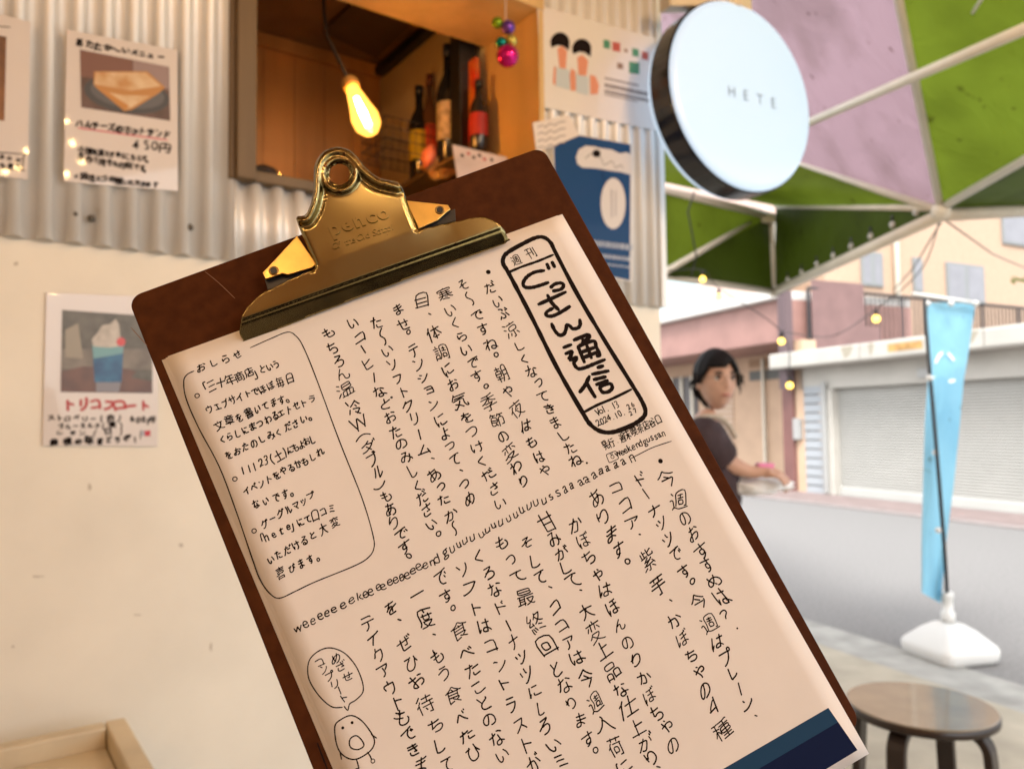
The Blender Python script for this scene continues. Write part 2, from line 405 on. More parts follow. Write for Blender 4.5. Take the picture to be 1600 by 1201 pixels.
def dot(mb, P, r, ax, ay, mi=0, n=12, ring=0):
    if ring:
        vs = []; 
        for k in range(n):
            g = 2 * math.pi * k / n; d = ax * math.cos(g) + ay * math.sin(g); vs += [P + d * r, P + d * (r - ring)]
        mb.add(vs, [(2 * k, 2 * k + 1, (2 * k + 3) % (2 * n), (2 * k + 2) % (2 * n)) for k in range(n)], mi)
    else: mb.add([P + (ax * math.cos(2 * math.pi * k / n) + ay * math.sin(2 * math.pi * k / n)) * r for k in range(n)], [tuple(range(n))], mi)

# ------------------------------------------------------------------ materials
M_ = {}
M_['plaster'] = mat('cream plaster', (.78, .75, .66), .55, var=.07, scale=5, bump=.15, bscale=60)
M_['galv'] = mat('galvanised sheet', (.80, .80, .79), .46, metal=.35, var=.04, scale=6, bump=.05, bscale=200)
M_['frame_wood'] = mat('weathered pine', (.15, .095, .042), .55, var=.35, scale=9, stretch=(1, 1, .12), bump=.2)
M_['gold_wood'] = mat('oiled pine', (.64, .43, .19), .4, var=.25, scale=7, stretch=(1, 1, .12), bump=.1)
M_['board_wood'] = mat('brown boards', (.50, .23, .06), .5, var=.35, scale=7, stretch=(1, 1, .1), bump=.1)
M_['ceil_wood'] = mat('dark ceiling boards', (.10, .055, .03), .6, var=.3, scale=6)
M_['black'] = mat('black', (.012, .012, .014), .4)
M_['kraft'] = mat('dark brown hardboard', (.062, .018, .005), .6, var=.25, scale=160, bump=.08, bscale=700, spec=.06)
M_['paper'] = mat('copier paper', (.70, .675, .655), .7, var=.03, scale=40, spec=.2, bump=.35, bscale=14)
M_['ink'] = mat('black pen ink', (.012, .008, .007), .9, spec=.08)
M_['blue_lt'] = mat('printed slate blue', (.016, .052, .115), .7, spec=.06); M_['blue_dk'] = mat('printed navy', (.006, .012, .048), .7, spec=.06)
M_['asphalt'] = mat('asphalt', (.205, .20, .196), .85, var=.22, scale=45, bump=.3, bscale=300)
M_['concrete'] = mat('pavement concrete', (.42, .38, .30), .8, var=.22, scale=5, bump=.3, bscale=120)
M_['steel_white'] = mat('cream painted steel', (.62, .57, .47), .45, var=.08, scale=10)
M_['white_plastic'] = mat('white plastic', (.64, .64, .62), .35)
M_['lam'] = mat('laminated white paper', (.68, .64, .62), .5, coat=1, bump=.35, bscale=22)

def tube_obj(name, pts, r, m, parent, n=10): return MB().tube(pts, r, n).build(name, m, parent, True)
M_['screw'] = mat('dull screw steel', (.2, .19, .17), .5, .8)
# ------------------------------------------------------------------ the snack kiosk wall
P0 = Vector((-.87, 1.5, 0)); Wd = Vector((.815, .58, 0)).normalized(); Nn = Vector((Wd.y, -Wd.x, 0)); Z = Vector((0, 0, 1))
def Wp(s, z, off=0): return P0 + Wd * s + Nn * off + Z * z
def wpx(px, py, off=0): return on_plane(px, py, P0 + Nn * off, Nn)
def wsz(px, py, off=0):
    p = wpx(px, py, off); return (p - P0).dot(Wd), p.z
def wmpp(off=0): return lambda q: (wpx(q[0], q[1], off) - EYE).dot(fwd) / F_PX
S_END = wsz(1027, 300)[0]; S0 = -2.0
SL0 = wsz(362, 150)[0]; SL = wsz(392, 150)[0]; SR = wsz(834, 100)[0]
ZS1 = wsz(391, 266, .03)[1]; ZS0 = wsz(375, 280, .03)[1]; ZLIN = 2.40; ZTOP = 3.0
ZB = (wsz(0, 384, .01)[1] + wsz(1030, 470, .01)[1]) / 2
print('WALL', S_END, SL0, SL, SR, ZS0, ZS1, wsz(0, 384)[1], wsz(1030, 470)[1])
kiosk = thing('kiosk_building', P0 + Wd * .5, 'corrugated metal and cream plaster kiosk with a wooden serving window', 'kiosk')
m = MB(); T = -.06
def wbox(m, s0, s1, z0, z1, o0, o1, mi=0):
    return m.slab([Wp(s0, z0, o0), Wp(s1, z0, o0), Wp(s1, z1, o0), Wp(s0, z1, o0)], Nn * (o1 - o0), mi)
wbox(m, S0, S_END, 0, ZS0, T, 0); wbox(m, S0, SL, ZS0, ZTOP, T, 0); wbox(m, SR + .02, S_END, ZS0, ZTOP, T, 0); wbox(m, SL, SR + .02, ZLIN + .05, ZTOP, T, 0)
m.build('plaster_wall', M_['plaster'], kiosk)
m = MB(); wbox(m, S_END - .06, S_END, 0, ZTOP, -1.6, T - .001); m.build('end_wall', M_['plaster'], kiosk)
# corrugated cladding, wave by wave
def corr(mb, s0, s1, z0, z1):
    n = max(2, int((s1 - s0) / .0031)); vs = []
    for i in range(n + 1):
        s = s0 + (s1 - s0) * i / n; c = math.sin(2 * math.pi * s / .05); o = .0135 + .0095 * math.copysign(abs(c) ** .5, c)
        vs += [Wp(s, z0, o), Wp(s, z1, o)]
    mb.add(vs, [(2 * i, 2 * i + 2, 2 * i + 3, 2 * i + 1) for i in range(n)])
m = MB(); corr(m, S0, SL0, ZB, ZTOP); corr(m, SL0, SR, ZB, ZS0); corr(m, SR, S_END - .006, ZB, ZTOP); corr(m, SL0, SR, ZLIN + .06, ZTOP)
o = m.build('corrugated_sheet', M_['galv'], kiosk, True)
sol = o.modifiers.new('solid', 'SOLIDIFY'); sol.thickness = .0015
m = MB(); wbox(m, S_END - .012, S_END + .012, ZB, ZTOP, .001, .024); wbox(m, S_END + .0005, S_END + .012, ZB, ZTOP, -.06, .001); m.build('corner_flashing', M_['galv'], kiosk, bevel=.002)
for px, py in ((143, 341), (118, 335), (297, 355)):
    p = wpx(px, py, .02); MB().lathe(p - Nn * .004, Nn, [(.0075, 0), (.0075, .003), (.004, .005), (.004, .0085), (.0005, .0095)], 12).build('screw_head', M_['screw'], kiosk, True)
# window timber
wf = MB(); wbox(wf, SL0, SL, ZS0, ZLIN + .05, .0, .045); o = wf.build('window_post', M_['frame_wood'], kiosk, bevel=.003)
wf = MB(); wbox(wf, SL0 - .012, SL0 + .003, ZS0, ZLIN + .05, .002, .03); wf.build('post_batten', M_['frame_wood'], kiosk, bevel=.003)
wf = MB(); wbox(wf, SL, SR, ZS0, ZS1, -.2, .035); wf.build('window_sill', M_['frame_wood'], kiosk, bevel=.003)
wf = MB(); wbox(wf, SR - .001, SR + .018, ZS1, ZLIN, -.25, .026); wf.build('window_jamb', M_['gold_wood'], kiosk, bevel=.002)
wf = MB(); wbox(wf, SL, SR + .018, ZLIN, ZLIN + .05, -.25, .03); wf.build('window_lintel', M_['gold_wood'], kiosk, bevel=.002)
# the room behind
D = 1.0; RZ0, RZ1 = 1.0, 2.63
m = MB(); nb = 14; sA = -.45
for i in range(nb):
    a = sA + (SR - sA) * i / nb; b = sA + (SR - sA) * (i + 1) / nb; wbox(m, a + .001, b - .001, RZ0, RZ1 - .04, -D - .02 - .003 * (i % 3), -D)
m.build('board_wall', M_['board_wood'], kiosk)
m = MB(); wbox(m, sA - .05, SR + .05, RZ0 - .04, RZ1 + .04, -D - .06, -D - .035); m.build('leak_stop_board', M_['ceil_wood'], kiosk)  # layer added behind the boards to stop daylight leaking through their gaps
m = MB(); wbox(m, sA, SR, RZ1 - .05, RZ1 - .002, -D + .001, -D + .02); m.build('board_cornice', M_['board_wood'], kiosk)
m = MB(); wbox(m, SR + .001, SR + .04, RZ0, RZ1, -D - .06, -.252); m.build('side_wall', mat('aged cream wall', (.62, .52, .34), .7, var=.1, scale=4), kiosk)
m = MB(); wbox(m, sA - .04, sA, RZ0, RZ1, -D, T - .001); m.build('left_room_wall', M_['board_wood'], kiosk)
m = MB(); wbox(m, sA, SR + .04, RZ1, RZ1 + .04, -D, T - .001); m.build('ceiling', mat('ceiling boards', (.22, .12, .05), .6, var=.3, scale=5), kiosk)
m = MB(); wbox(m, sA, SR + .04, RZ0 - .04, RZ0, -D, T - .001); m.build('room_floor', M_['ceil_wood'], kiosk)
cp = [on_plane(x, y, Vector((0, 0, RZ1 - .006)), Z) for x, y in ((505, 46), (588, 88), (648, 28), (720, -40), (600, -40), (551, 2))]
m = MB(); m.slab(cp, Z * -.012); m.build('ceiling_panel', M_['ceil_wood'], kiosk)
m = MB(); wbox(m, SR - .035, SR, RZ1 - .05, RZ1 - .02, -D + .03, -.27); m.build('roof_beam', M_['black'], kiosk)
m = MB(); wbox(m, S0, S_END + .03, ZTOP, ZTOP + .06, -1.62, .04); m.build('roof', M_['galv'], kiosk)
# shelf with bottles on the side wall
SHZ = 1.22 + (664 - 292) / 1208 * 2.68
def side(px, py, inset): return on_plane(px, py, Wp(SR - inset, 0), Wd)
m = MB(); wbox(m, SR - .105, SR - .001, SHZ - .012, SHZ, -.97, -.27); shelf = m.build('bottle_shelf', M_['frame_wood']); tag(shelf, 'wooden shelf on the cream side wall carrying the bottles', 'shelf')
def sd(px, inset):                   # distance behind the wall where pixel column px meets the strip inset from the side wall
    p = side(px, 180, inset); return (P0 - p).dot(Nn)
def bottle(px, inset, h, r, body, label_col, label, neck_col=None):
    d = sd(px, inset); b = Wp(SR - inset, SHZ + .0005, -d); t = thing('bottle', b, label, 'bottle')
    MB().lathe(b, Z, [(r * .9, 0), (r, .006), (r, h * .58), (r * .8, h * .66), (r * .38, h * .76), (r * .36, h * .93)], 20).build('glass_body', body, t, True)
    MB().lathe(b, Z, [(r * .42, h * .90), (r * .42, h)], 16).build('cap', neck_col or M_['black'], t, True)
    MB().lathe(b, Z, [(r * 1.01, h * .2), (r * 1.015, h * .21), (r * 1.015, h * .5), (r * 1.01, h * .51)], 20).build('paper_label', label_col, t, True)
dark = mat('dark bottle glass', (.012, .012, .014), .12)
bottle(655, .065, .33, .036, dark, mat('mustard label', (.55, .42, .03), .6), 'dark bottle with a mustard yellow label, nearest the bulb', M_['black'])
bottle(672, .035, .37, .03, mat('clear brown glass', (.10, .05, .03), .15), mat('red label', (.45, .05, .04), .6), 'slim brown bottle with a small red label behind the yellow-labelled one', mat('maroon cap', (.09, .02, .02), .5))
bottle(700, .06, .40, .037, dark, mat('cream label', (.55, .42, .28), .6, var=.5, scale=60), 'tall dark bottle with a large cream printed label', mat('navy capsule', (.015, .02, .06), .4))
bottle(748, .055, .22, .028, dark, mat('scarlet label', (.30, .012, .012), .6), 'dark bottle with a scarlet label beside the window jamb', M_['black'])
d = sd(724, .05); b = Wp(SR - .05, SHZ, -d); m = MB(); m.slab([b + Wd * x + Nn * y for x, y in ((-.03, -.03), (.03, -.03), (.03, .03), (-.03, .03))], Z * .43)
o = m.build('gift_box', M_['black'], bevel=.003); tag(o, 'tall plain black box standing between two bottles', 'box')
d = sd(741, .03); b = Wp(SR - .03, SHZ, -d); t = thing('snack_pouch', b, 'orange and red snack pouch propped beside the black box', 'pouch')
m = MB(); m.slab([b + Nn * x + Z * z for x, z in ((-.04, 0), (.04, 0), (.043, .15), (.035, .31), (-.035, .31), (-.043, .15))], Wd * -.018)
m.build('pouch_body', mat('orange film', (.62, .27, .03), .35, col2=(.5, .05, .02), scale=14), t, bevel=.005)
m = MB(); m.slab([b + Nn * x + Z * z - Wd * .0185 for x, z in ((-.025, .05), (.025, .05), (.025, .12), (-.025, .12))], Wd * -.001); m.build('pouch_label', mat('pouch red', (.5, .03, .03), .5), t)
# wire basket with sweets, small price card
bp = at(630, 262, 2.62); t = thing('wire_basket', bp, 'dark wire basket in the window corner below the bottles', 'basket')
m = MB(); gx, gy = .11, .09
for k in range(4):
    z = .02 + k * .035; m.tube([bp + Wd * x + Nn * y + Z * z for x, y in ((-gx, -gy), (gx, -gy), (gx, gy), (-gx, gy), (-gx, -gy))], .0018, 6)
for i in range(9):
    x = -gx + 2 * gx * i / 8
    for y in (-gy, gy): m.tube([bp + Wd * x + Nn * y + Z * .02, bp + Wd * x + Nn * y + Z * .125], .0012, 5)
for i in range(6):
    y = -gy + 2 * gy * i / 5; m.tube([bp - Wd * gx + Nn * y + Z * .125, bp - Wd * gx + Nn * y + Z * .02, bp + Wd * gx + Nn * y + Z * .02, bp + Wd * gx + Nn * y + Z * .125], .0012, 5)
m.build('wire_mesh', M_['black'], t, True)
def sweet(px, py, dep, name, label, pr, m_):
    p = at(px, py, dep); MBx = MB(); MBx.lathe(p, Vector((.3, .1, 1)), pr, 14); o = MBx.build(name, m_, None, True); tag(o, label, 'snack')
sweet(664, 262, 2.45, 'wrapped_sweet', 'small coral pink wrapped sweet leaning on the dark bottle', [(.004, 0), (.02, .02), (.024, .045), (.012, .07), (.004, .08)], mat('coral wrap', (.65, .18, .10), .4))
from mathutils import noise
def crumple(name, c, sc3, m_, label, cat, seed=0.0):
    bm = bmesh.new(); bmesh.ops.create_icosphere(bm, subdivisions=4, radius=1)
    for v in bm.verts:
        q = v.co + Vector((seed, 0, 0)); k = 1 + noise.noise(q * 1.6) * .45 + noise.noise(q * 4.5) * .18; v.co = c + Vector((v.co.x * sc3[0], v.co.y * sc3[1], v.co.z * sc3[2])) * k
    me = bpy.data.meshes.new(name); bm.to_mesh(me); bm.free(); return tag(link(name, me, m_, None, True), label, cat)
crumple('paper_packet', at(690, 262, 2.5), (.055, .04, .035), mat('pale yellow packet', (.42, .30, .12), .6, col2=(.45, .15, .04), scale=30), 'crumpled pale yellow packet heaped beside the coral sweet', 'packet', 3.1)
cardp = [at(707, 226, 2.2), at(792, 246, 2.26), at(800, 310, 2.26), at(718, 300, 2.2)]
t = thing('price_card', cardp[3], 'pinkish white handwritten card behind the clipboard top edge', 'card')
m = MB(); m.slab(cardp, Nn * -.002); m.build('card', mat('pink card', (.62, .5, .46), .6), t)
m = MB()
for i, (px, py) in enumerate(((722, 243), (732, 240), (740, 246), (749, 243), (757, 249), (768, 250))):
    p = at(px, py, 2.18); m.slab([p + Wd * x + Z * z for x, z in ((-.005, -.004), (.005, -.004), (.005, .004), (-.005, .004))], Nn * .001, 1 if i % 3 == 1 else 0)
m.build('card_lettering', [M_['ink'], mat('red pen', (.4, .03, .03), .5)], t)
bw = wsz(418, 262, -.05); b = Wp(bw[0], ZS1, -.08); o = MB().lathe(b, Z, [(.022, 0), (.040, .004), (.047, .018), (.045, .03), (.03, .044), (.012, .052), (.004, .056)], 24).build('small_pot', mat('glazed black', (.03, .03, .035), .08, coat=.25), None, True)
tag(o, 'small glossy black lidded pot on the window sill', 'pot')
# pendant bulb
pa, pb, pc_ = at(509, 52, 2.28), at(547, 131, 2.16), at(580, 207, 2.10); ax = (pc_ - pb).normalized()
lamp = thing('pendant_lamp', pa, 'glowing amber pendant bulb hanging on a dark cord in the serving window', 'lamp')
m = MB(); ctop = pa + (pa - pb).normalized() * .06; ctop.z = RZ1 - .001
m.tube([ctop, pa, pa + (pb - pa) * .5, pb], .0055, 8); m.build('cord', mat('dark cord', (.05, .04, .03), .6), lamp, True)
MB().lathe(pb - ax * .004, ax, [(.014, -.012), (.021, -.006), (.024, 0), (.024, .018), (.019, .024)], 20).build('socket', mat('amber bakelite', (.55, .30, .08), .4), lamp, True)
L_ = (pc_ - pb).length; prof = [(.016, .02), (.020, .035), (.030, L_ * .5), (.038, L_ * .7), (.036, L_ * .85), (.024, L_ * .96), (.004, L_)]
gl = bpy.data.materials.new('amber bulb glass'); gl.use_nodes = True; nt = gl.node_tree; nt.nodes.remove(nt.nodes['Principled BSDF'])
tr = nt.nodes.new('ShaderNodeBsdfTransparent'); tr.inputs[0].default_value = (1, .72, .35, 1); gs = nt.nodes.new('ShaderNodeBsdfGlossy'); gs.inputs['Roughness'].default_value = .05; gs.inputs[0].default_value = (1, .8, .5, 1)
mxs = nt.nodes.new('ShaderNodeMixShader'); mxs.inputs[0].default_value = .12; em = nt.nodes.new('ShaderNodeEmission'); em.inputs[0].default_value = (1, .45, .08, 1); em.inputs[1].default_value = .5
ad = nt.nodes.new('ShaderNodeAddShader'); nt.links.new(tr.outputs[0], mxs.inputs[1]); nt.links.new(gs.outputs[0], mxs.inputs[2]); nt.links.new(mxs.outputs[0], ad.inputs[0]); nt.links.new(em.outputs[0], ad.inputs[1]); nt.links.new(ad.outputs[0], nt.nodes['Material Output'].inputs[0])
MB().lathe(pb, ax, prof, 28).build('bulb_glass', gl, lamp, True)
def emitter(name, col, e):
    m = bpy.data.materials.new(name); m.use_nodes = True; b = m.node_tree.nodes['Principled BSDF']; b.inputs['Base Color'].default_value = (*col, 1)
    b.inputs['Emission Color'].default_value = (*col, 1); b.inputs['Emission Strength'].default_value = e; return m
m = MB(); sx = ax.cross(Vector((0, 1, 0))).normalized(); sy = ax.cross(sx)
for k in range(5):
    g = k * 1.256; dd = sx * math.cos(g) + sy * math.sin(g); m.tube([pb + ax * L_ * .30 + dd * .004, pb + ax * L_ * .62 + dd * .009, pb + ax * L_ * .86 + dd * .006], .0024, 6)
m.build('filament', emitter('glowing filament', (1, .60, .22), 52), lamp, True)
# hanging bell charm
cp_ = at(790, -30, 2.10); cp_.z = ZLIN; t = thing('bell_charm', cp_, 'string of green, purple, gold and magenta metallic bells in the window', 'ornament')
MB().tube([cp_, at(790, 36, 2.08)], .0016, 6).build('string', mat('pale string', (.6, .5, .45), .7), t)
for px, py, r_, col in ((777, 36, .015, (.25, .42, .02)), (794, 43, .0185, (.16, .06, .42)), (783, 67, .0155, (.0, .22, .18)), (799, 64, .0155, (.62, .55, .12)), (793, 88, .030, (.62, .01, .22)), (777, 72, .007, (.6, .45, .2))):
    MB().ball(at(px, py, 2.08 - r_ * .3), r_, 20).build('bell', mat('metallic bell', col, .18, .7), t, True)
# fairy lights festooned over the lane behind (their reflections show in the laminate)
# ------------------------------------------------------------------ posters
def quadw(corners, off): return [wpx(x, y, off) for x, y in corners]
BLK = M_['ink']; POFF = .0245
def poster(name, corners, label, m_=None, cat='poster', off=POFF):
    t = thing(name, wpx(*corners[3], off), label, cat); m = MB(); m.slab(quadw(corners, off), Nn * .0012); m.build('sheet', m_ or M_['lam'], t, bevel=.0006)
    return t
def wprint(m, pts, off, mi=0): m.slab(quadw(pts, off), Nn * .0003, mi)
def ell(cx, cy, rx, ry, n=22, a0=0, a1=2 * math.pi): return [(cx + rx * math.cos(a0 + (a1 - a0) * k / n), cy + ry * math.sin(a0 + (a1 - a0) * k / n)) for k in range(n)]
PO = POFF + .0016
# 1 menu sheet at the left edge
t = poster('menu_poster', [(-120, -8), (48, 35), (43, 281), (-130, 262)], 'laminated menu sheet cut off at the left edge of the wall')
m = MB(); wprint(m, [(-95, 38), (10, 58), (7, 189), (-95, 180)], PO); m.build('food_photo', mat('dark food photo', (.06, .03, .02), .5, coat=.25, col2=(.28, .12, .04), scale=16), t)
m = MB(); ribbon(m, lambda x, y: wpx(x, y, PO), [(-60, 28), (-20, 39), (16, 43)], .002, Nn)
ribbon(m, lambda x, y: wpx(x, y, PO), [(-40, 236), (36, 241), (37, 244), (35, 265), (34, 266), (-42, 262)], .002, Nn, 3)
write(m, lambda x, y: wpx(x, y, PO), "box", (4, 246), (28, 249), 12, Wd, Z, wmpp()); write(m, lambda x, y: wpx(x, y, PO), "ダブルもあり", (-30, 257), (28, 260), 10, Wd, Z, wmpp())
m.build('lettering', BLK, t)
# 2 toasted sandwich poster
t = poster('menu_poster', [(104, 47), (277, 79), (278, 299), (99, 284)], 'laminated poster of a ham and cheese toasted sandwich priced 450 yen')
m = MB(); wprint(m, [(125, 78), (264, 105), (266, 189), (127, 168)], PO, 0)
wprint(m, [(126, 79), (207, 95), (207, 128), (126, 120)], PO + .0004, 1); wprint(m, [(208, 95), (263, 105), (264, 140), (208, 128)], PO + .0004, 2)
wprint(m, [(x, y + (x - 198) * .13) for x, y in ell(198, 148, 67, 29)], PO + .0008, 3); wprint(m, [(x, y + (x - 198) * .13) for x, y in ell(199, 146, 58, 23)], PO + .0012, 4)
wprint(m, [(147, 112), (230, 112), (258, 137), (248, 146), (206, 172), (194, 174), (152, 139), (146, 132)], PO + .0016, 5)
wprint(m, [(150, 113), (228, 114), (252, 135), (204, 142), (147, 132)], PO + .002, 6); wprint(m, [(156, 142), (192, 149), (236, 150), (206, 168), (196, 171)], PO + .0024, 6); wprint(m, [(156, 142), (170, 145), (202, 166), (196, 171)], PO + .0028, 7)
m.build('food_photo', [mat('photo brown', (.12, .07, .06), .4, coat=.25, var=.5, scale=25), mat('photo plum', (.19, .09, .07), .4, coat=.25), mat('photo mauve', (.30, .22, .22), .4, coat=.25), mat('plate slate', (.05, .055, .065), .4, coat=.25), mat('plate inner', (.10, .105, .12), .4, coat=.25),
    mat('toast edge', (.50, .24, .07), .5, coat=.25), mat('toast face', (.70, .54, .34), .5, coat=.25, col2=(.50, .24, .07), scale=28), mat('toast crust', (.55, .25, .06), .5, coat=.25)], t)
m = MB(); Mw = lambda x, y: wpx(x, y, PO)
write(m, Mw, "あたたか〜い", (124, 67), (196, 80), 15, Wd, Z, wmpp(), pen=2.6); write(m, Mw, "メニュー", (210, 82), (250, 90), 13, Wd, Z, wmpp(), pen=2.6)
write(m, Mw, "ハムチーズのホットサンド", (125, 193), (260, 211), 17, Wd, Z, wmpp(), False, .7, 0, .0, .8, pen=2.6); write(m, Mw, "450円", (214, 226), (258, 232), 19, Wd, Z, wmpp(), pen=2.6)
write(m, Mw, "小腹を満たすならこちらで。", (127, 234), (232, 249), 12.5, Wd, Z, wmpp(), False, .7, 0, .0, .8); write(m, Mw, "手作り焼きも可能です。", (127, 247), (230, 264), 12.5, Wd, Z, wmpp(), False, .7, 0, .0, .85); write(m, Mw, "※調理に少時間いただきます", (122, 275), (241, 289), 12, Wd, Z, wmpp(), False, .7, 0, .0, .9)
m.build('lettering', BLK, t)
m = MB(); ribbon(m, Mw, [(122, 200), (180, 208), (262, 219)], .003, Nn, 4); m.build('red_underline', mat('pink marker', (.6, .12, .16), .6), t)
# 3 blue float poster on the plaster
o3 = .003; P3 = o3 + .0016
t = poster('drink_poster', [(72, 457), (248, 464), (246, 697), (66, 696)], 'laminated poster of a blue soda float on the cream plaster', off=o3)
m = MB(); W3 = lambda e: P3 + .0004 * e
wprint(m, [(97, 484), (238, 494), (238, 614), (95, 612)], W3(0), 0); wprint(m, [(97, 545), (238, 545), (238, 578), (96, 576)], W3(1), 1); wprint(m, [(96, 580), (130, 572), (200, 576), (238, 590), (238, 614), (95, 612)], W3(2), 2)
wprint(m, [(102, 515), (122, 505), (130, 560), (102, 558)], W3(2), 3); wprint(m, [(215, 578), (238, 582), (238, 596), (205, 590)], W3(3), 0)
wprint(m, [(144, 538), (193, 540), (190, 597), (148, 597)], W3(3), 4); wprint(m, [(144, 538), (193, 540), (192, 552), (170, 556), (146, 560)], W3(4), 5)
wprint(m, [(143, 531), (152, 520), (160, 508), (172, 506), (181, 498), (186, 508), (188, 525), (194, 540), (170, 543), (146, 541)], W3(5), 6); wprint(m, ell(189, 534, 7, 7), W3(6), 7)
wprint(m, [(150, 597), (189, 597), (186, 612), (150, 612)], W3(4), 8)
m.build('drink_photo', [mat('photo foliage', (.06, .055, .04), .4, coat=.25, col2=(.14, .13, .10), scale=40), mat('photo street', (.26, .23, .19), .4, coat=.25, col2=(.12, .10, .08), scale=22), mat('photo table', (.17, .08, .055), .4, coat=.25, col2=(.10, .05, .04), scale=30), mat('photo pale', (.30, .27, .21), .4, coat=.25),
    mat('blue soda', (.03, .16, .33), .4, coat=.25, col2=(.012, .07, .19), scale=35), mat('soda top', (.16, .36, .40), .4, coat=.25), mat('soft cream', (.58, .55, .50), .4, coat=.25, col2=(.36, .33, .29), scale=60), mat('cherry', (.6, .06, .06), .4, coat=.25), mat('glass foot', (.22, .22, .26), .4, coat=.25)], t)
m = MB(); M3 = lambda x, y: wpx(x, y, P3)
write(m, M3, "ストロベリー(赤)", (79, 654), (187, 652), 12, Wd, Z, wmpp()); write(m, M3, "600円", (206, 655), (237, 656), 13, Wd, Z, wmpp(), pen=2.6); write(m, M3, "ブルーミルク(青)", (96, 666), (188, 664), 11, Wd, Z, wmpp())
write(m, M3, "レモン(白)", (93, 676), (190, 674), 11, Wd, Z, wmpp()); write(m, M3, "自慢の味をどうぞ!", (86, 690), (212, 685), 13, Wd, Z, wmpp(), pen=2.6); m.build('lettering', BLK, t)
m = MB(); write(m, M3, "トリコフロート", (110, 632), (226, 634), 23, Wd, Z, wmpp(), pen=4); m.build('red_title', mat('red title ink', (.45, .05, .06), .6), t)
m = MB(); ribbon(m, M3, [(219, 686), (220, 672)], .002, Nn, 3); wprint(m, [(220, 672), (226, 673), (226, 681), (220, 680)], P3, 1); wprint(m, [(226, 673), (235, 672), (235, 681), (226, 681)], P3, 2)
m.build('flag_doodle', [BLK, mat('grey fill', (.4, .42, .5), .6), mat('red fill', (.5, .05, .08), .6)], t)
# 4 landscape poster with two heads
t = poster('couple_poster', [(839, 8), (1023, 60), (1028, 205), (847, 168)], 'landscape white poster of two faceless figures with black hair')
m = MB()
def head(cx, cy):
    wprint(m, ell(cx, cy, 15, 16, 16, R(150), R(390)) + [(cx + 14, cy + 12), (cx + 4, cy + 5), (cx - 4, cy + 4), (cx - 13, cy + 8)], PO + .0004, 0)
wprint(m, [(871, 76), (878, 72), (886, 80), (884, 109), (874, 106)], PO, 1); wprint(m, [(902, 90), (910, 86), (919, 95), (916, 120), (904, 118)], PO, 1)
head(875, 67); head(909, 77)
wprint(m, [(867, 103), (874, 107), (885, 108), (890, 112), (890, 141), (868, 134)], PO + .0004, 2); wprint(m, [(900, 114), (905, 118), (916, 119), (920, 122), (919, 149), (900, 144)], PO + .0004, 2)
wprint(m, [(866, 104), (864, 130), (868, 134), (869, 106)], PO + .0006, 1); wprint(m, [(893, 107), (890, 118), (892, 142), (900, 142), (899, 112)], PO + .0006, 1); wprint(m, [(922, 117), (931, 120), (936, 134), (934, 147), (923, 148)], PO + .0006, 1)
m.build('figure_print', [BLK, mat('salmon print', (.62, .25, .15), .6), mat('pale blue shirt', (.46, .52, .55), .6)], t)
sqm = [mat('print green', (.06, .24, .14), .6), mat('print red', (.45, .09, .07), .6), mat('print brown', (.25, .16, .12), .6)]
for x, y, w_, h_, c in ((948, 69, 10, 14, 0), (963, 73, 12, 15, 1), (978, 79, 5, 6, 2), (993, 82, 10, 13, 0), (1008, 87, 10, 13, 1), (969, 103, 9, 10, 2), (991, 106, 16, 19, 0)):
    m = MB(); wprint(m, [(x - w_ / 2, y - h_ / 2), (x + w_ / 2, y - h_ / 2 + 2), (x + w_ / 2, y + h_ / 2 + 1), (x - w_ / 2, y + h_ / 2 - 1)], PO); m.build('coloured_square', sqm[c], t)
m = MB()
for r_, (y, x1, h_) in enumerate(((121, 996, 3), (130, 1010, 6), (140, 1015, 5), (147, 996, 2))):
    x = 945
    while x < x1:
        w_ = rnd.uniform(2, 4); yy = y + (x - 945) * .22; wprint(m, [(x, yy), (x + w_, yy + .6), (x + w_, yy + h_ + .6), (x, yy + h_)], PO); x += w_ + 1.3
m.build('caption_lines', mat('caption grey', (.16, .13, .13), .6), t)
# 5 small note
t = poster('paper_note', [(832, 192), (889, 180), (905, 212), (838, 240)], 'small handwritten white note stuck above the blue poster', mat('note paper', (.66, .60, .55), .7), 'note', POFF + .003)
m = MB()
for k in range(4):
    y = 199 + k * 11
    ribbon(m, lambda x, y: wpx(x, y, POFF + .0048), [(840, y), (848, y - 3), (852, y), (860, y - 6), (866, y - 3), (875, y - 8), (884, y - 9)], .003, Nn, 3)
m.build('pen_lines', mat('pencil grey', (.22, .19, .19), .6), t)
# 6 blue poster
t = poster('blue_poster', [(862, 202), (987, 226), (987, 441), (866, 421)], 'navy blue poster with a white swimmer figure and oval', mat('poster edge white', (.6, .58, .56), .5, coat=.1))
m = MB(); wprint(m, [(865, 205), (985, 226), (984, 438), (870, 414)], PO); m.build('blue_print', mat('poster blue', (.012, .055, .16), .7, coat=.1, spec=.15), t)
m = MB(); Q = PO + .0006
wprint(m, [(900, 246), (904, 234), (915, 228), (928, 229), (940, 232), (956, 234), (968, 240), (980, 238), (988, 244), (988, 274), (970, 269), (948, 266), (930, 263), (910, 262), (902, 256)], Q)
wprint(m, ell(958, 318, 19.5, 40), Q); m.build('white_figure', mat('print white', (.60, .57, .55), .6), t)
m = MB(); wprint(m, ell(932, 240, 6.5, 6), Q + .0004); ribbon(m, lambda x, y: wpx(x, y, Q + .0004), [(914, 248), (926, 240), (938, 246), (944, 258), (956, 252), (962, 262), (970, 258), (974, 264)], .002, Nn, 4); ribbon(m, lambda x, y: wpx(x, y, Q + .0004), [(940, 262), (943, 280), (946, 288)], .0015, Nn)
m.build('black_drawing', BLK, t)
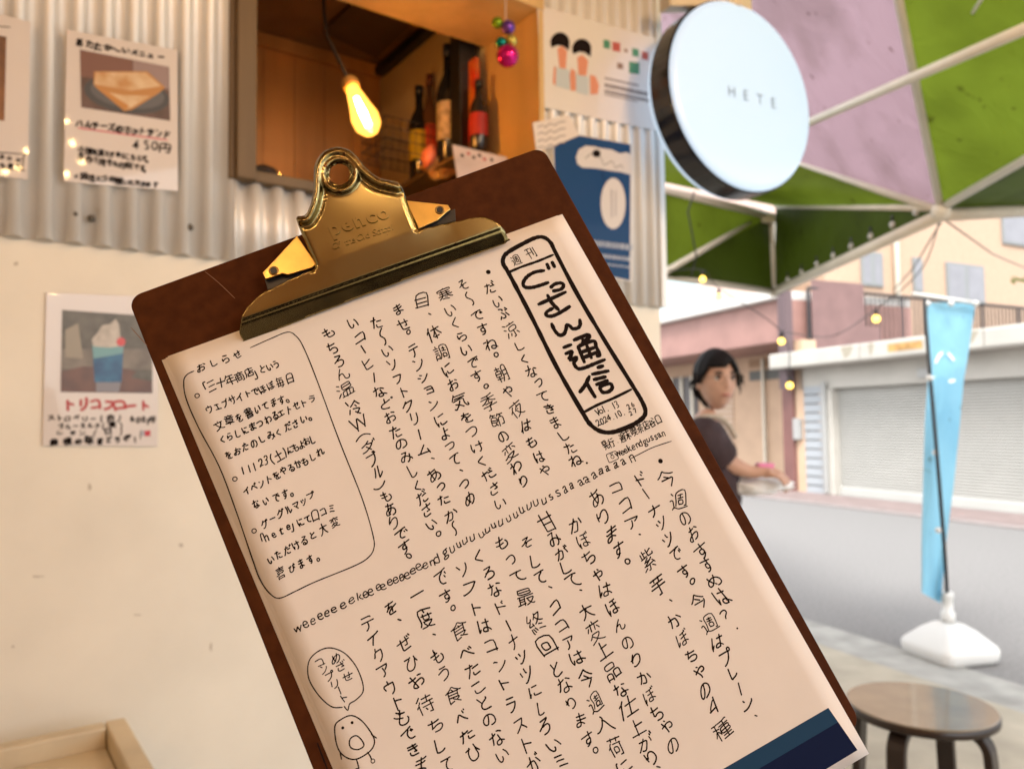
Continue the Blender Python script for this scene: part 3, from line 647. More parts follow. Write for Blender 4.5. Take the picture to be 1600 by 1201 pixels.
m = MB(); wprint(m, [(954, 296), (957, 296), (957, 340), (955, 340)], Q + .0004); wprint(m, [(961, 298), (963, 298), (963, 338), (961, 338)], Q + .0004); m.build('cutlery_mark', mat('mark grey', (.36, .34, .36), .6), t)
m = MB()
for y, x0, x1, h_ in ((382, 900, 984, 9), (402, 908, 982, 6), (416, 920, 982, 3)):
    x = x0
    while x < x1:
        w_ = rnd.uniform(3, 6); yy = y + (x - 984) * .12; wprint(m, [(x, yy), (x + w_, yy + .5), (x + w_, yy + h_ + .5), (x, yy + h_)], Q); x += w_ + 1.6
m.build('caption_lines', mat('caption pale', (.34, .38, .46), .6), t)

# scuffs on the plaster
sm_ = mat('grey scuff', (.50, .46, .39), .7)
for cx_, cy_, rx_, ry_ in ((25, 412, 4, 3), (283, 851, 4, 3), (140, 760, 3, 6), (60, 900, 10, 1.5), (330, 1010, 2, 7), (215, 960, 6, 1.2), (20, 1010, 3, 2.5)):
    m = MB(); wprint(m, [(x + rnd.uniform(-1, 1), y + rnd.uniform(-.6, .6)) for x, y in ell(cx_, cy_, rx_, ry_, 11)], .0006); m.build('scuff_mark', sm_, kiosk)
# ------------------------------------------------------------------ round light-box sign
sc_ = at(1163, 150, 2.36); sn = Vector((.50, -.866, .03)).normalized(); sr_ = .302; sth = .088
su = Z.cross(sn).normalized(); sv = sn.cross(su)
sign = thing('round_sign', sc_, 'round white light-box sign with a black rim reading HETE', 'sign')
glow = mat('backlit acrylic', (.30, .38, .46), .25, emit=(.62, .80, 1), estr=.19)
MB().lathe(sc_ - sn * sth, sn, [(sr_ * .95, 0), (sr_ * .99, .004), (sr_ * .99, sth - .012), (sr_ * .975, sth - .008)], 72).build('black_rim', mat('black gloss rim', (.012, .013, .016), .18), sign, False)
MB().lathe(sc_ - sn * .010, sn, [(sr_ * .972, 0), (sr_ * .972, .006), (sr_ * .955, .013), (sr_ * .9, .017), (sr_ * .5, .019)], 72).build('lit_face', glow, sign, True)
MB().lathe(sc_ - sn * (sth + .012), sn, [(sr_ * .9, -.010), (sr_ * .955, -.007), (sr_ * .972, .0), (sr_ * .972, .0115)], 72).build('rear_face', glow, sign, True)
m = MB()
for i, ch in enumerate(HETE): glyph(m, ch, sc_ + sn * .0105 + su * (.060 * (i - 1.5) + .026) - sv * .006, su, sv, .047, 0)
m.build('lettering', mat('grey letter', (.20, .25, .32), .5), sign)
m = MB(); a = sc_ - sn * sth * .5 + Z * sr_ * .93; m.slab([a + Z * 0, at(1030, 22, 2.38), at(1030, 0, 2.38), a + Z * .04], sn * .05)
m.slab([a - su * .05, a + su * .05, a + su * .05 + Z * .07, a - su * .05 + Z * .07], sn * .04); m.build('bracket', M_['steel_white'], sign, bevel=.004)
# ------------------------------------------------------------------ awning over the lane corner
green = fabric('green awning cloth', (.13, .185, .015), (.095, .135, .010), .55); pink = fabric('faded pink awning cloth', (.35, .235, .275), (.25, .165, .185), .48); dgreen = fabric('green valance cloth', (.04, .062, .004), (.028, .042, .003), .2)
C1 = at(1470, 325, 3.35); C2 = at(1210, 456, 5.0); A1 = at(1205, 338, 5.0); C3 = at(1032, 430, 4.3); B1 = at(1032, 298, 4.3)
R1 = at(1405, 0, 2.75); R2 = C1 + (R1 - C1) * 3.2; Pm = at(1270, 262, 4.35); Pq = C1 + (Pm - C1) * 2.6; Ap = at(1212, 322, 4.95)
E1 = at(1600, 322, 3.6); E2 = C1 + (E1 - C1) * 4; G1 = at(1600, 250, 2.9); G2 = C1 + (G1 - C1) * 5
aw = thing('fabric_awning', (C1.x, C1.y, 0), 'green and pink cloth awning on cream steel pipes over the lane', 'awning')
aw_parts = []
def panel(name, pts, m_, label=None, sag=.05, n=10):
    """quad or triangle cloth panel, gently sagging"""
    a, b, c = map(Vector, pts[:3]); d = Vector(pts[3]) if len(pts) > 3 else None; vs = []; fs = []
    nn = (b - a).cross(c - a).normalized()
    if nn.z > 0: nn = -nn
    for i in range(n + 1):
        for j in range(n + 1):
            u, v = i / n, j / n
            p = (a * (1 - u) + b * u) * (1 - v) + ((d * (1 - u) + c * u) if d is not None else c) * v
            vs.append(p + nn * sag * 4 * u * (1 - u) * v * (1 - v) * (2 if d is None else 4) * .5)
    for i in range(n):
        for j in range(n): fs.append((i * (n + 1) + j, (i + 1) * (n + 1) + j, (i + 1) * (n + 1) + j + 1, i * (n + 1) + j + 1))
    o = MB().add(vs, fs).build(name, m_, aw, True)
    if label: o['label'] = label
    return o
panel('roof_cloth', [C1, R2, Pq + (R2 - C1) * .8, Pq], pink, 'faded pink roof panel', .04)
panel('roof_cloth', [C1, R2, G2 + (R2 - C1) * .55, G2], green, 'green roof panel right of the rafter', .05)
panel('roof_cloth', [Pq, C1, Ap, B1 + Vector((-.4, .05, .16))], green, 'green roof panel below the pink one', .03)
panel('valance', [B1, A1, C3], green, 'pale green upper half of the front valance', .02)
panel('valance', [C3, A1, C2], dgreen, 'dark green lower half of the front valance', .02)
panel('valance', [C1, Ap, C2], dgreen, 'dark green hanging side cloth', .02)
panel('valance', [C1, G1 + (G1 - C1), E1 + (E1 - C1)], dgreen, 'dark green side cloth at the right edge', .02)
top0 = Pq + (R2 - C1) * .8; top1 = G2 + (R2 - C1) * .55
def pipe(a, b, r_=.02, name='frame_pipe', n=10):
    d = (b - a).normalized() * .0; MB().tube([a + d, b], r_, n).build(name, M_['steel_white'], aw, True)
lift = Vector((0, 0, -.03))
for a, b, r_ in ((C1, R2, .018), (C1 + lift * .3, Pq, .018), (C1, Ap, .016), (C1 + lift, C2, .028), (C1 + lift, E2, .028), (C1, G2, .018), (B1 + Vector((-.4, -.3, 0)), A1, .026), (C3 + Vector((-.4, -.28, 0)), C2, .020),
                 (A1, C2 + Vector((0, 0, -.03)), .028), (at(1034, 428, 4.27), at(1172, 347, 4.88), .018), (at(1035, 297, 4.0), at(1000, 315, 3.7), .018)): pipe(a, b, r_)
q1 = at(1430, 118, 3.0 - .05); q0 = C1 + (R1 - C1) * .62 + Vector((0, 0, -.05))
pl = ray(1600, 46); pr = ray(1270, 189); n_pl = Vector((0, 0, 1))
qa = at(1270, 189, 3.6); qb = at(1600, 46, 2.35); dq = (qb - qa); pipe(qa - dq * 1.0, qb + dq * 1.0, .019, 'purlin_pipe', 12)
m = MB(); m.slab([at(1150, 333, 4.93), at(1212, 333, 4.93), at(1212, 347, 4.93), at(1150, 347, 4.93)], Vector((0, .05, 0))); m.build('hinge_plate', M_['steel_white'], aw, bevel=.004)
MB().ball(C1 + lift * .5, .04, 14).build('corner_joint', M_['steel_white'], aw, True)
pipe(at(1560, -40, 2.2), at(1520, 20, 2.6), .006, 'tie_rod')
MB().tube([at(1085, 300, 4.2), at(1075, 330, 4.2), at(1088, 400, 4.25), at(1080, 432, 4.3)], .005, 6).build('hanging_cable', M_['black'], aw, True)
for a, b in ((at(1478, 345, 3.4), at(1605, 420, 4.6)), (at(1470, 348, 3.4), at(1395, 455, 4.7))): MB().tube([a, (a + b) / 2 - Z * .03, b], .0035, 6).build('guy_cord', M_['black'], aw, True)
# festoon bulbs along the eave and two loose lit strings
def festoon(name, pts, lit, r_, label, group='festoon strings under the awning', dark_n=0, emat=None, straight=False):
    t = thing(name, pts[0], label, 'string lights', group); line = [Vector(p) for p in pts] if straight else smooth_line(pts, 12)
    MB().tube(line, .0028, 6).build('cable', M_['black'], t, True)
    for k, p in enumerate(lit):
        MB().lathe(p + Z * (r_ * 1.1), Z, [(r_ * .5, 0), (r_ * .5, r_ * 1.4), (r_ * .2, r_ * 1.5)], 10).build('bulb_socket', M_['black'], t, True)
        MB().ball(p, r_, 12).build('bulb', emat or EM_Y, t, True)
    return t
EM_Y = emitter('lit yellow bulb', (1, .62, .10), 1.2); CLEAR = mat('clear unlit bulb', (.75, .73, .68), .06, spec=.8, trans=.4)
e1 = [C2 + (C1 - C2) * (k / 9) + Vector((0, -.02, .035)) for k in range(10)]
festoon('eave_bulb_string', [C2 + lift, (C1 + C2) / 2 + Z * -.03, C1 + lift], e1[:-1], .018, 'string of unlit clear bulbs along the sloping eave pipe', emat=CLEAR)
e2 = [C1 + (E1 - C1) * (.28 * (k + 1)) + Z * .035 for k in range(5)]
festoon('eave_bulb_string', [C1 + lift, C1 + (E1 - C1) + Z * -.04, E1 + (E1 - C1) * .5], e2, .018, 'string of unlit clear bulbs along the right eave pipe', emat=CLEAR)
lit1 = [at(1098, 436, 4.2), at(1123, 464, 4.15), at(1221, 533, 3.9), at(1234, 602, 3.8)]
festoon('lit_bulb_string', [C3 + Vector((0, 0, .02)), lit1[0] + Z * .05, lit1[1] + Z * .05, lit1[2] + Z * .05, lit1[3] + Z * .055], lit1, .017, 'string of glowing yellow bulbs drooping beside the person')
lit2 = [at(1369, 498, 4.0)]
festoon('lit_bulb_string', [C1 + lift, at(1440, 420, 3.7), lit2[0] + Z * .05, at(1300, 525, 4.6), lit1[2] + Z * .05], lit2, .019, 'single glowing yellow bulb on a thin cable in front of the balcony railing')
# warm fairy lights over the seats behind the viewer: they light the wall and shine back in the laminate
def mirror_pt(px, py, dist, off=.026):
    p = wpx(px, py, off); d = (p - EYE).normalized(); d = d - 2 * d.dot(Nn) * Nn; return p + d * dist
EM_W = emitter('warm fairy bulb', (1, .60, .28), BULB_W)
wall_fill = [Vector(p) for p in ((1.15, -.35, 2.35), (1.3, .25, 2.42), (1.2, .75, 2.5), (.95, 1.05, 2.55), (1.0, 1.35, 2.62))]  # extra bulbs added to brighten the right part of the wall
refl = [mirror_pt(x, y, 1.75) for x, y in ((28, 262), (42, 236), (8, 268), (113, 224), (127, 252), (104, 272), (102, 190), (86, 452))]
over = [Vector((x, y, z)) for x, y, z in ((-1.5, -.5, 2.05), (-.9, -.75, 2.15), (-.3, -.95, 2.2), (.3, -1.05, 2.2), (.9, -1.0, 2.2))]
festoon('fairy_light_string', [over[0] + Vector((-.6, .1, .1))] + [p + Z * .035 for p in over], over, .016, 'warm fairy lights hung across the seating side of the lane', emat=EM_W, group='fairy lights over the seats')
festoon('fairy_light_string', [over[-1] + Z * .035] + [p + Z * .035 for p in wall_fill], wall_fill, .016, 'added warm fairy lights brightening the wall near the round sign', emat=EM_W, group='fairy lights over the seats')
festoon('fairy_light_string', [p + Z * .02 for p in sorted(refl, key=lambda v: v.x)], refl, .009, 'short warm fairy light strand facing the menu posters', straight=True, emat=emitter('small fairy bulb', (1, .62, .24), 40), group='fairy lights over the seats')

# ------------------------------------------------------------------ the clipboard
Rb = np.array([[.8899, .4396, -.1217], [-.3919, .8734, .289], [.2333, -.2095, .9496]]); tb = np.array([-.1835, -.0414, .3686])
def c2w(v): return right * float(v[0]) - up * float(v[1]) + fwd * float(v[2])
BU, BV, BW = c2w(Rb[:, 0]), c2w(Rb[:, 1]), -c2w(Rb[:, 2]); BO = EYE + c2w(tb)
BU.normalize(); BV.normalize(); BW.normalize()
def Bp(u, v, w=0): return BO + BU * u + BV * v + BW * w
def Bm(px, py, w=0): return on_plane(px, py, BO + BW * w, BW)
def Buv(px, py, w=0):
    p = Bm(px, py, w) - BO; return p.dot(BU), p.dot(BV)
def bmpp(q): return (Bm(q[0], q[1]) - EYE).dot(fwd) / F_PX
W_, H_, rc = .225, .3258, .0065
def rrect(u0_, v0_, u1, v1, r_, n=7):
    out = []
    for cu, cv, a0 in ((u1 - r_, v0_ + r_, -90), (u1 - r_, v1 - r_, 0), (u0_ + r_, v1 - r_, 90), (u0_ + r_, v0_ + r_, 180)):
        for k in range(n + 1):
            g = R(a0 + 90 * k / n); out.append((cu + r_ * math.cos(g), cv + r_ * math.sin(g)))
    return out
board = thing('clipboard', Bp(W_ / 2, H_), 'dark brown hardboard clipboard with a worn brass clip', 'clipboard')
m = MB(); m.slab([Bp(u, v, -.003) for u, v in rrect(0, 0, W_, H_, rc)], BW * .003); m.build('board', M_['kraft'], board, bevel=.0006)
scr_ = mat('hardboard scratch', (.16, .07, .035), .6)
for pts in ([(320, 424), (342, 442), (367, 466)], [(205, 512), (230, 540)]):
    m = MB(); ribbon(m, lambda x, y: Bm(x, y, .00012), pts, .00035, BW, 5); m.build('scratch', scr_, board)
# clip plate: outline in photo pixels at its height over the board
CL = [(373.8, 523), (375.6, 506), (377.5, 495), (385, 481), (397.5, 467.5), (412.5, 456), (435, 445), (460, 432.5), (487.5, 421), (492, 414), (480, 386), (470, 364), (462, 342), (466, 337), (476, 336), (482, 326), (486, 314), (489, 296), (489.5, 270), (491, 258), (496, 247), (503, 238), (512, 232), (521, 229.5), (530, 229),
      (539, 231), (548, 235), (556, 242), (563, 250), (569, 258), (577, 266), (586, 273), (595, 278), (607, 281), (618, 283), (622.5, 284), (630, 295.5), (634, 307.5), (645, 337.5), (652.5, 357), (664, 356.5), (675, 354), (711, 346), (735, 340.5), (750, 339), (765, 341.5), (780, 350), (789, 358), (793, 364), (795, 372), (790, 381), (689, 417), (587, 455.5), (487, 494), (389, 534), (380, 531)]
e1_, e2_ = np.array((.943, -.332)), np.array((.332, .943)); o_ = np.array((584., 457.))
def tcoord(p): return float((np.array(p) - o_) @ e2_), float((np.array(p) - o_) @ e1_)
rim_poly = np.array(CL[13:36]); hole_c = np.array((530.5, 272.5)); hole_r = 16.5
def seg_dist(p, poly):
    a = poly[:-1]; b = poly[1:]; ab = b - a; t = np.clip(((p - a) * ab).sum(1) / (ab ** 2).sum(1), 0, 1); return np.sqrt((((a + ab * t[:, None]) - p) ** 2).sum(1)).min()
edgeL = np.array(CL[8:15]); edgeR = np.array(CL[34:40])
def clip_w(p):
    t, s = tcoord(p)
    if t > -29: w = .0022 + (-t / 29) * .0085 - .0012 * max(0, 1 - abs(t + 29) / 6)
    else: w = .0107 + (-29 - t) * .000060
    w += .0016 * max(0.0, 1 - (s / 150) ** 2) * min(1, max(0, (-t - 29) / 40))      # slight crown of the lever
    p = np.array(p); d = seg_dist(p, rim_poly); dh = np.hypot(*(p - hole_c))
    if d < 15: x = d / 15; w += .0032 * (math.sin(math.pi * min(1, x * 1.05 + .0)) ** .8 if x > .02 else .3) - .0015 * (1 - x) ** 6
    elif d < 22: w -= .0008 * math.sin(math.pi * (d - 15) / 7)
    if dh < 34:
        x = (dh - hole_r) / (34 - hole_r); w = max(w, .0107 + (-29 - t) * .00006 + .0042 * math.sin(math.pi * min(1, max(0, x))) - .002 * (1 if x < .04 else 0))
    dd = min(seg_dist(p, edgeL), seg_dist(p, edgeR))
    if dd < 7: w -= .0024 * (1 - dd / 7) ** 2
    return w
def resample(poly, step):
    out = []
    for i in range(len(poly)):
        a, b = np.array(poly[i]), np.array(poly[(i + 1) % len(poly)]); n = max(1, int(np.linalg.norm(b - a) / step)); out += [tuple(a + (b - a) * k / n) for k in range(n)]
    return out
outl = resample([tuple(v)[:2] for v in smooth_line([(x, y, 0) for x, y in CL], 2, True)], 2.5); hol = [(hole_c[0] + hole_r * math.cos(2 * math.pi * k / 40), hole_c[1] + hole_r * math.sin(2 * math.pi * k / 40)) for k in range(40)]
OA = np.array(outl)
def inside(p, poly):
    x, y = p; r_ = False; n = len(poly)
    for i in range(n):
        x1, y1 = poly[i]; x2, y2 = poly[(i + 1) % n]
        if (y1 > y) != (y2 > y) and x < (x2 - x1) * (y - y1) / (y2 - y1) + x1: r_ = not r_
    return r_
CLP = np.vstack([OA, OA[:1]]); pts = list(outl) + list(hol); no, nh = len(outl), len(hol)
STEP = 2.6
for iy in range(int((540 - 225) / STEP)):
    for ix in range(int((800 - 370) / STEP)):
        # a grid aligned with the jaw so that its crease stays crisp
        s = -230 + ix * STEP * 1.05; t = -240 + iy * STEP * .93 + (.1)
        p = o_ + e1_ * s + e2_ * t
        if np.hypot(*(p - hole_c)) < hole_r + 1.5 or not inside(p, outl): continue
        if seg_dist(p, CLP) < 1.4: continue
        pts.append(tuple(p))
edges = [(i, (i + 1) % no) for i in range(no)] + [(no + i, no + (i + 1) % nh) for i in range(nh)]
V2, _, F2, _, _, _ = delaunay_2d_cdt([Vector(p) for p in pts], edges, [], 0, .01)
F2 = [f for f in F2 if np.hypot(*(np.mean([V2[i][:] for i in f], axis=0) - hole_c)) > hole_r - .6 and inside(tuple(np.mean([V2[i][:] for i in f], axis=0)), outl)]
vs = [Bm(v[0], v[1], clip_w((v[0], v[1]))) for v in V2]
brass = bpy.data.materials.new('worn brass'); brass.use_nodes = True; nt = brass.node_tree; b = nt.nodes['Principled BSDF']; b.inputs['Metallic'].default_value = 1
tc = nt.nodes.new('ShaderNodeTexCoord'); nz = nt.nodes.new('ShaderNodeTexNoise'); nz.inputs['Scale'].default_value = 420; nz.inputs['Detail'].default_value = 4
rp = nt.nodes.new('ShaderNodeValToRGB'); rp.color_ramp.elements[0].position = .70; rp.color_ramp.elements[1].position = .76
rp.color_ramp.elements[0].color = (.30, .245, .11, 1); rp.color_ramp.elements[1].color = (.10, .045, .015, 1)
n2 = nt.nodes.new('ShaderNodeTexNoise'); n2.inputs['Scale'].default_value = 60; r2 = nt.nodes.new('ShaderNodeMapRange'); r2.inputs[3].default_value = .12; r2.inputs[4].default_value = .30
nt.links.new(tc.outputs['Object'], nz.inputs[0]); nt.links.new(tc.outputs['Object'], n2.inputs[0]); va = nt.nodes.new('ShaderNodeVertexColor'); va.layer_name = 'wear'; ma = nt.nodes.new('ShaderNodeMath'); ma.operation = 'MULTIPLY_ADD'; ma.inputs[1].default_value = .15
nt.links.new(va.outputs[0], ma.inputs[0]); nt.links.new(nz.outputs['Fac'], ma.inputs[2]); nt.links.new(ma.outputs[0], rp.inputs[0]); nt.links.new(rp.outputs[0], b.inputs['Base Color'])
nt.links.new(n2.outputs['Fac'], r2.inputs[0]); nt.links.new(r2.outputs[0], b.inputs['Roughness'])
o = MB().add(vs, F2).build('clip_plate', brass, board, True)
att = o.data.color_attributes.new('wear', 'FLOAT_COLOR', 'POINT')
for i, v in enumerate(V2):
    p = np.array(v[:]); d_ = min(seg_dist(p, rim_poly) / 15, (np.hypot(*(p - hole_c)) - hole_r) / 16); k_ = max(0, min(1, 1.35 - d_)); att.data[i].color = (k_, k_, k_, 1)
if sum((p.normal.dot(BW)) for p in o.data.polygons) < 0: o.data.flip_normals()
sm = o.modifiers.new('smooth', 'SMOOTH'); sm.factor = .5; sm.iterations = 2
sol = o.modifiers.new('solid', 'SOLIDIFY'); sol.thickness = .0011; sol.offset = -1
# pressed lettering on the clip
emb = MB()
def emboss(txt, p0, p1, size, lift_, slant):
    n = len(txt)
    for i, ch in enumerate(txt):
        if ch == ' ': continue
        t = i / (n - 1); q = (p0[0] + (p1[0] - p0[0]) * t, p0[1] + (p1[1] - p0[1]) * t)
        P = Bm(q[0], q[1], clip_w(q) + lift_); k0 = len(emb.v); f0 = len(emb.f)
        axx = (Bm(q[0] + 4, q[1] - 1.45, clip_w((q[0] + 4, q[1] - 1.45))) - Bm(q[0] - 4, q[1] + 1.45, clip_w((q[0] - 4, q[1] + 1.45)))).normalized()
        tmp_ = MB(); glyph(tmp_, ch, P, axx, -BV, size * bmpp(q), 0, False, 0, slant)
        v = []
        for x in tmp_.v:
            x = Vector(x); r_ = x - EYE; k_ = r_.dot(fwd); pq = (CX + F_PX * r_.dot(right) / k_, CY - F_PX * r_.dot(up) / k_); v.append(Bm(pq[0], pq[1], clip_w(pq) + lift_))
        nv = len(v); emb.add(v, tmp_.f)
        cnt = {}
        for f in tmp_.f:
            for a, c in zip(f, list(f[1:]) + [f[0]]): cnt[(a, c)] = 1
        edge = [(a, c) for a, c in cnt if (c, a) not in cnt]
        emb.add(v + [x - BW * .0011 for x in v], [(a, c, c + nv, a + nv) for a, c in edge])
BOLD = 2; emboss('penco', (522, 356), (598, 332), 33, .0008, 0); BOLD = 0; emboss('Of the Old School', (524, 384), (613, 354), 15, .0006, .25)
emb.build('pressed_lettering', brass, board)
# spring brackets showing at both sides of the lever
brassb = mat('bright gold bracket', (.72, .50, .16), .32, 1, var=.12, scale=120)
def bracket(poly, hole, dark_poly):
    m = MB(); m.slab([Bm(x, y, .0095) for x, y in poly], BW * -.0012); m.build('spring_bracket', brassb, board, bevel=.0003)
    m = MB(); m.slab([Bm(x, y, .0085) for x, y in poly], BW * -.0080); m.build('bracket_shade', mat('bracket shadow steel', (.05, .035, .02), .5, .6), board)  # dark block puts the shade below the gold bracket into its colour
    c = Bm(*hole, .0097); MB().lathe(c - BW * .001, BW, [(.0022, 0), (.0025, .0008), (.0021, .0012), (.0017, .0008), (.0016, .0002)], 20).build('rivet', mat('rivet brass', (.30, .2, .08), .3, 1), board, True)
    MB().lathe(c - BW * .0008, BW, [(.0016, 0), (.0016, .0010)], 16).build('rivet_hole', M_['black'], board)
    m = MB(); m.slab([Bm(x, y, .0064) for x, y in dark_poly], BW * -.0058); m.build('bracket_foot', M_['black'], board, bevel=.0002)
bracket([(410, 426), (464, 368), (494, 412), (487, 418), (450, 429), (441, 427), (432, 430), (415, 436)], (427.5, 422.5), [(413, 434), (432, 430), (450, 429), (486, 415), (480, 424), (424, 452), (418, 452)])
bracket([(634, 313), (700, 320), (704, 327), (697, 332), (684, 344), (654, 357)], (687, 328), [(654, 357), (684, 344), (698, 331), (711, 326), (712, 345), (660, 358)])
# ------------------------------------------------------------------ the newsletter sheets under the clip
def sheet(name, corners, w, label, curl=0):
    n = 24; vs = []; a, b, c, d = [Vector((*Buv(*q), 0)) for q in corners]
    for i in range(n + 1):
        for j in range(n + 1):
            u, v = i / n, j / n; p = (a * (1 - u) + b * u) * (1 - v) + (d * (1 - u) + c * u) * v
            vs.append(Bp(p.x, p.y, w + curl * (max(0, v - .75) / .25) ** 2 * (.3 + .7 * u)))
    fs = [(i * (n + 1) + j, (i + 1) * (n + 1) + j, (i + 1) * (n + 1) + j + 1, i * (n + 1) + j + 1) for i in range(n) for j in range(n)]
    o = MB().add(vs, fs).build(name, M_['paper'], None, True); s_ = o.modifiers.new('solid', 'SOLIDIFY'); s_.thickness = .00012; s_.offset = -1
    if o.data.polygons[0].normal.dot(BW) < 0: o.data.flip_normals()
    return tag(o, label, 'paper')
def bl(p0, p1, k): return (p0[0] + (p1[0] - p0[0]) * k, p0[1] + (p1[1] - p0[1]) * k)
# a sheet is A4: its far corners follow from the page axes
def a4(tl, tr, ang=0):
    u0_, v0_ = Buv(*tl); u1, v1 = Buv(*tr); du = np.array((u1 - u0_, v1 - v0_)); dv = np.array((-du[1], du[0])); ww = np.linalg.norm(du)
    L = ww * 297 / 210; dv = dv / np.linalg.norm(dv) * L
    return [(u0_, v0_), (u1, v1), (u1 + dv[0], v1 + dv[1]), (u0_ + dv[0], v0_ + dv[1])]
print('A4', a4((265, 556), (877, 336)), 'BRpx', Buv(1355, 1170), 'board', Buv(1347, 1131))
def sheet_uv(name, q, w, label, curl=0):
    n = 24; vs = []; a, b, c, d = [Vector((x[0], x[1], 0)) for x in q]
    for i in range(n + 1):
        for j in range(n + 1):
            u, v = i / n, j / n; p = (a * (1 - u) + b * u) * (1 - v) + (d * (1 - u) + c * u) * v
            vs.append(Bp(p.x, p.y, w + curl * u ** 3 * v ** 3))
    fs = [(i * (n + 1) + j, (i + 1) * (n + 1) + j, (i + 1) * (n + 1) + j + 1, i * (n + 1) + j + 1) for i in range(n) for j in range(n)]
    o = MB().add(vs, fs).build(name, M_['paper'], None, True)
    if o.data.polygons[0].normal.dot(BW) < 0: o.data.flip_normals()
    s_ = o.modifiers.new('solid', 'SOLIDIFY'); s_.thickness = .00012; s_.offset = -1
    return tag(o, label, 'paper')
qa_ = a4((263, 557.5), (878, 336)); brp = Buv(1356, 1176)
off_ = (brp[0] - qa_[2][0], brp[1] - qa_[2][1]); print('BR off', off_, 'w', math.hypot(qa_[1][0] - qa_[0][0], qa_[1][1] - qa_[0][1]))
front = [qa_[0], qa_[1], brp, (qa_[3][0] + off_[0], qa_[3][1] + off_[1])]
sheet_uv('paper_sheet', [(x - .0032, y + .0004) for x, y in front[:1]] + [(front[1][0] - .0024, front[1][1] - .0006), (brp[0] - .004, brp[1] - .003), (front[3][0] - .0034, front[3][1] - .002)], .0002, 'backmost paper sheet peeping out along the left margin')
sheet_uv('paper_sheet', [(front[0][0] - .0012, front[0][1] + .0002), (front[1][0] - .0006, front[1][1] + .0003), (brp[0] - .0012, brp[1] - .001), (front[3][0] - .0016, front[3][1] - .001)], .0005, 'middle paper sheet just behind the handwritten newsletter')
PW = .0009
news = sheet_uv('newsletter_sheet', front, PW, 'handwritten Japanese newsletter sheet clipped on top of the board')
IW = PW + .00006
Mi = lambda x, y: Bm(x, y, IW)
ink = MB()
# page axes follow the writing, tilted a little against the board
AX = (Bm(878, 336) - Bm(263, 557.5)).normalized(); AY = BW.cross(AX).normalized()
for txt, a, b in UPPER: write(ink, Mi, txt, a, b, 27, AX, AY, bmpp, True, 1, pen=2.25)
for txt, a, b in LOWER: write(ink, Mi, txt, a, b, 31, AX, AY, bmpp, True, 1, pen=2.35)
for txt, a, b in NOTES: write(ink, Mi, txt, a, b, 19, AX, AY, bmpp, False, .7, 0, .0, 1.0 if txt == 'おしらせ' else .78, pen=2.0)
for txt, a, b in LINE: write(ink, Mi, txt, a, b, 22, AX, AY, bmpp, False, .8, 0, .1, pen=1.9)
for txt, a, b, s in MISC: write(ink, Mi, txt, a, b, s * 1.15, AX, AY, bmpp, False, .45, 0, .0, .66 if '喫' in txt else .85, pen=1.7)
for q in ((763, 425), (1032, 720)): dot(ink, Mi(*q), 3.8 * bmpp(q), AX, AY)
for q in ((308, 618), (367, 748), (397, 829)): dot(ink, Mi(*q), 4.2 * bmpp(q), AX, AY, ring=1.6 * bmpp(q))
dot(ink, Mi(917, 723), 1.8 * bmpp((917, 723)), AX, AY)
dot(ink, Mi(1152, 981), 1.6 * bmpp((1152, 981)), AX, AY)
ribbon(ink, Mi, [(986, 716), (1005, 706), (1022, 698), (1049, 689)], .0005, BW, 4)
ink.build('handwriting', M_['ink'], news)
box_px = [(230 + x / 2.668, 500 + y / 2.668) for x, y in ((195, 212), (165, 228), (152, 258), (163, 330), (215, 450), (300, 610), (372, 800), (440, 1000), (470, 1080), (508, 1135), (550, 1158), (620, 1128), (700, 1090), (860, 1025), (920, 990), (945, 950), (940, 890), (895, 740), (800, 500), (700, 230), (650, 110), (620, 66), (585, 50), (520, 75), (430, 115))]
m = MB(); ribbon(m, Mi, box_px, .00052, BW, 5); m.build('notice_box', M_['ink'], news)
T4 = lambda pts: [(750 + x / 3.079, 350 + y / 3.079) for x, y in pts]
m = MB()
ribbon(m, Mi, T4([(112, 165), (113, 195), (140, 240), (250, 450), (370, 690), (490, 900), (530, 962), (580, 996), (640, 1000), (720, 972), (780, 935), (796, 900), (778, 850), (730, 770), (600, 560), (470, 340), (365, 140), (340, 90), (308, 65), (268, 66), (200, 98), (132, 138)]), .0023, BW, 6, True)
IW2 = IW + .00003; Mi2 = lambda x, y: Bm(x, y, IW2)
ribbon(m, Mi2, T4([(138, 232), (200, 206), (280, 178), (352, 148)]), .0014, BW); ribbon(m, Mi2, T4([(498, 906), (560, 872), (640, 838), (728, 795)]), .0014, BW)
m.build('title_box', M_['ink'], news)
m = MB(); k = 0
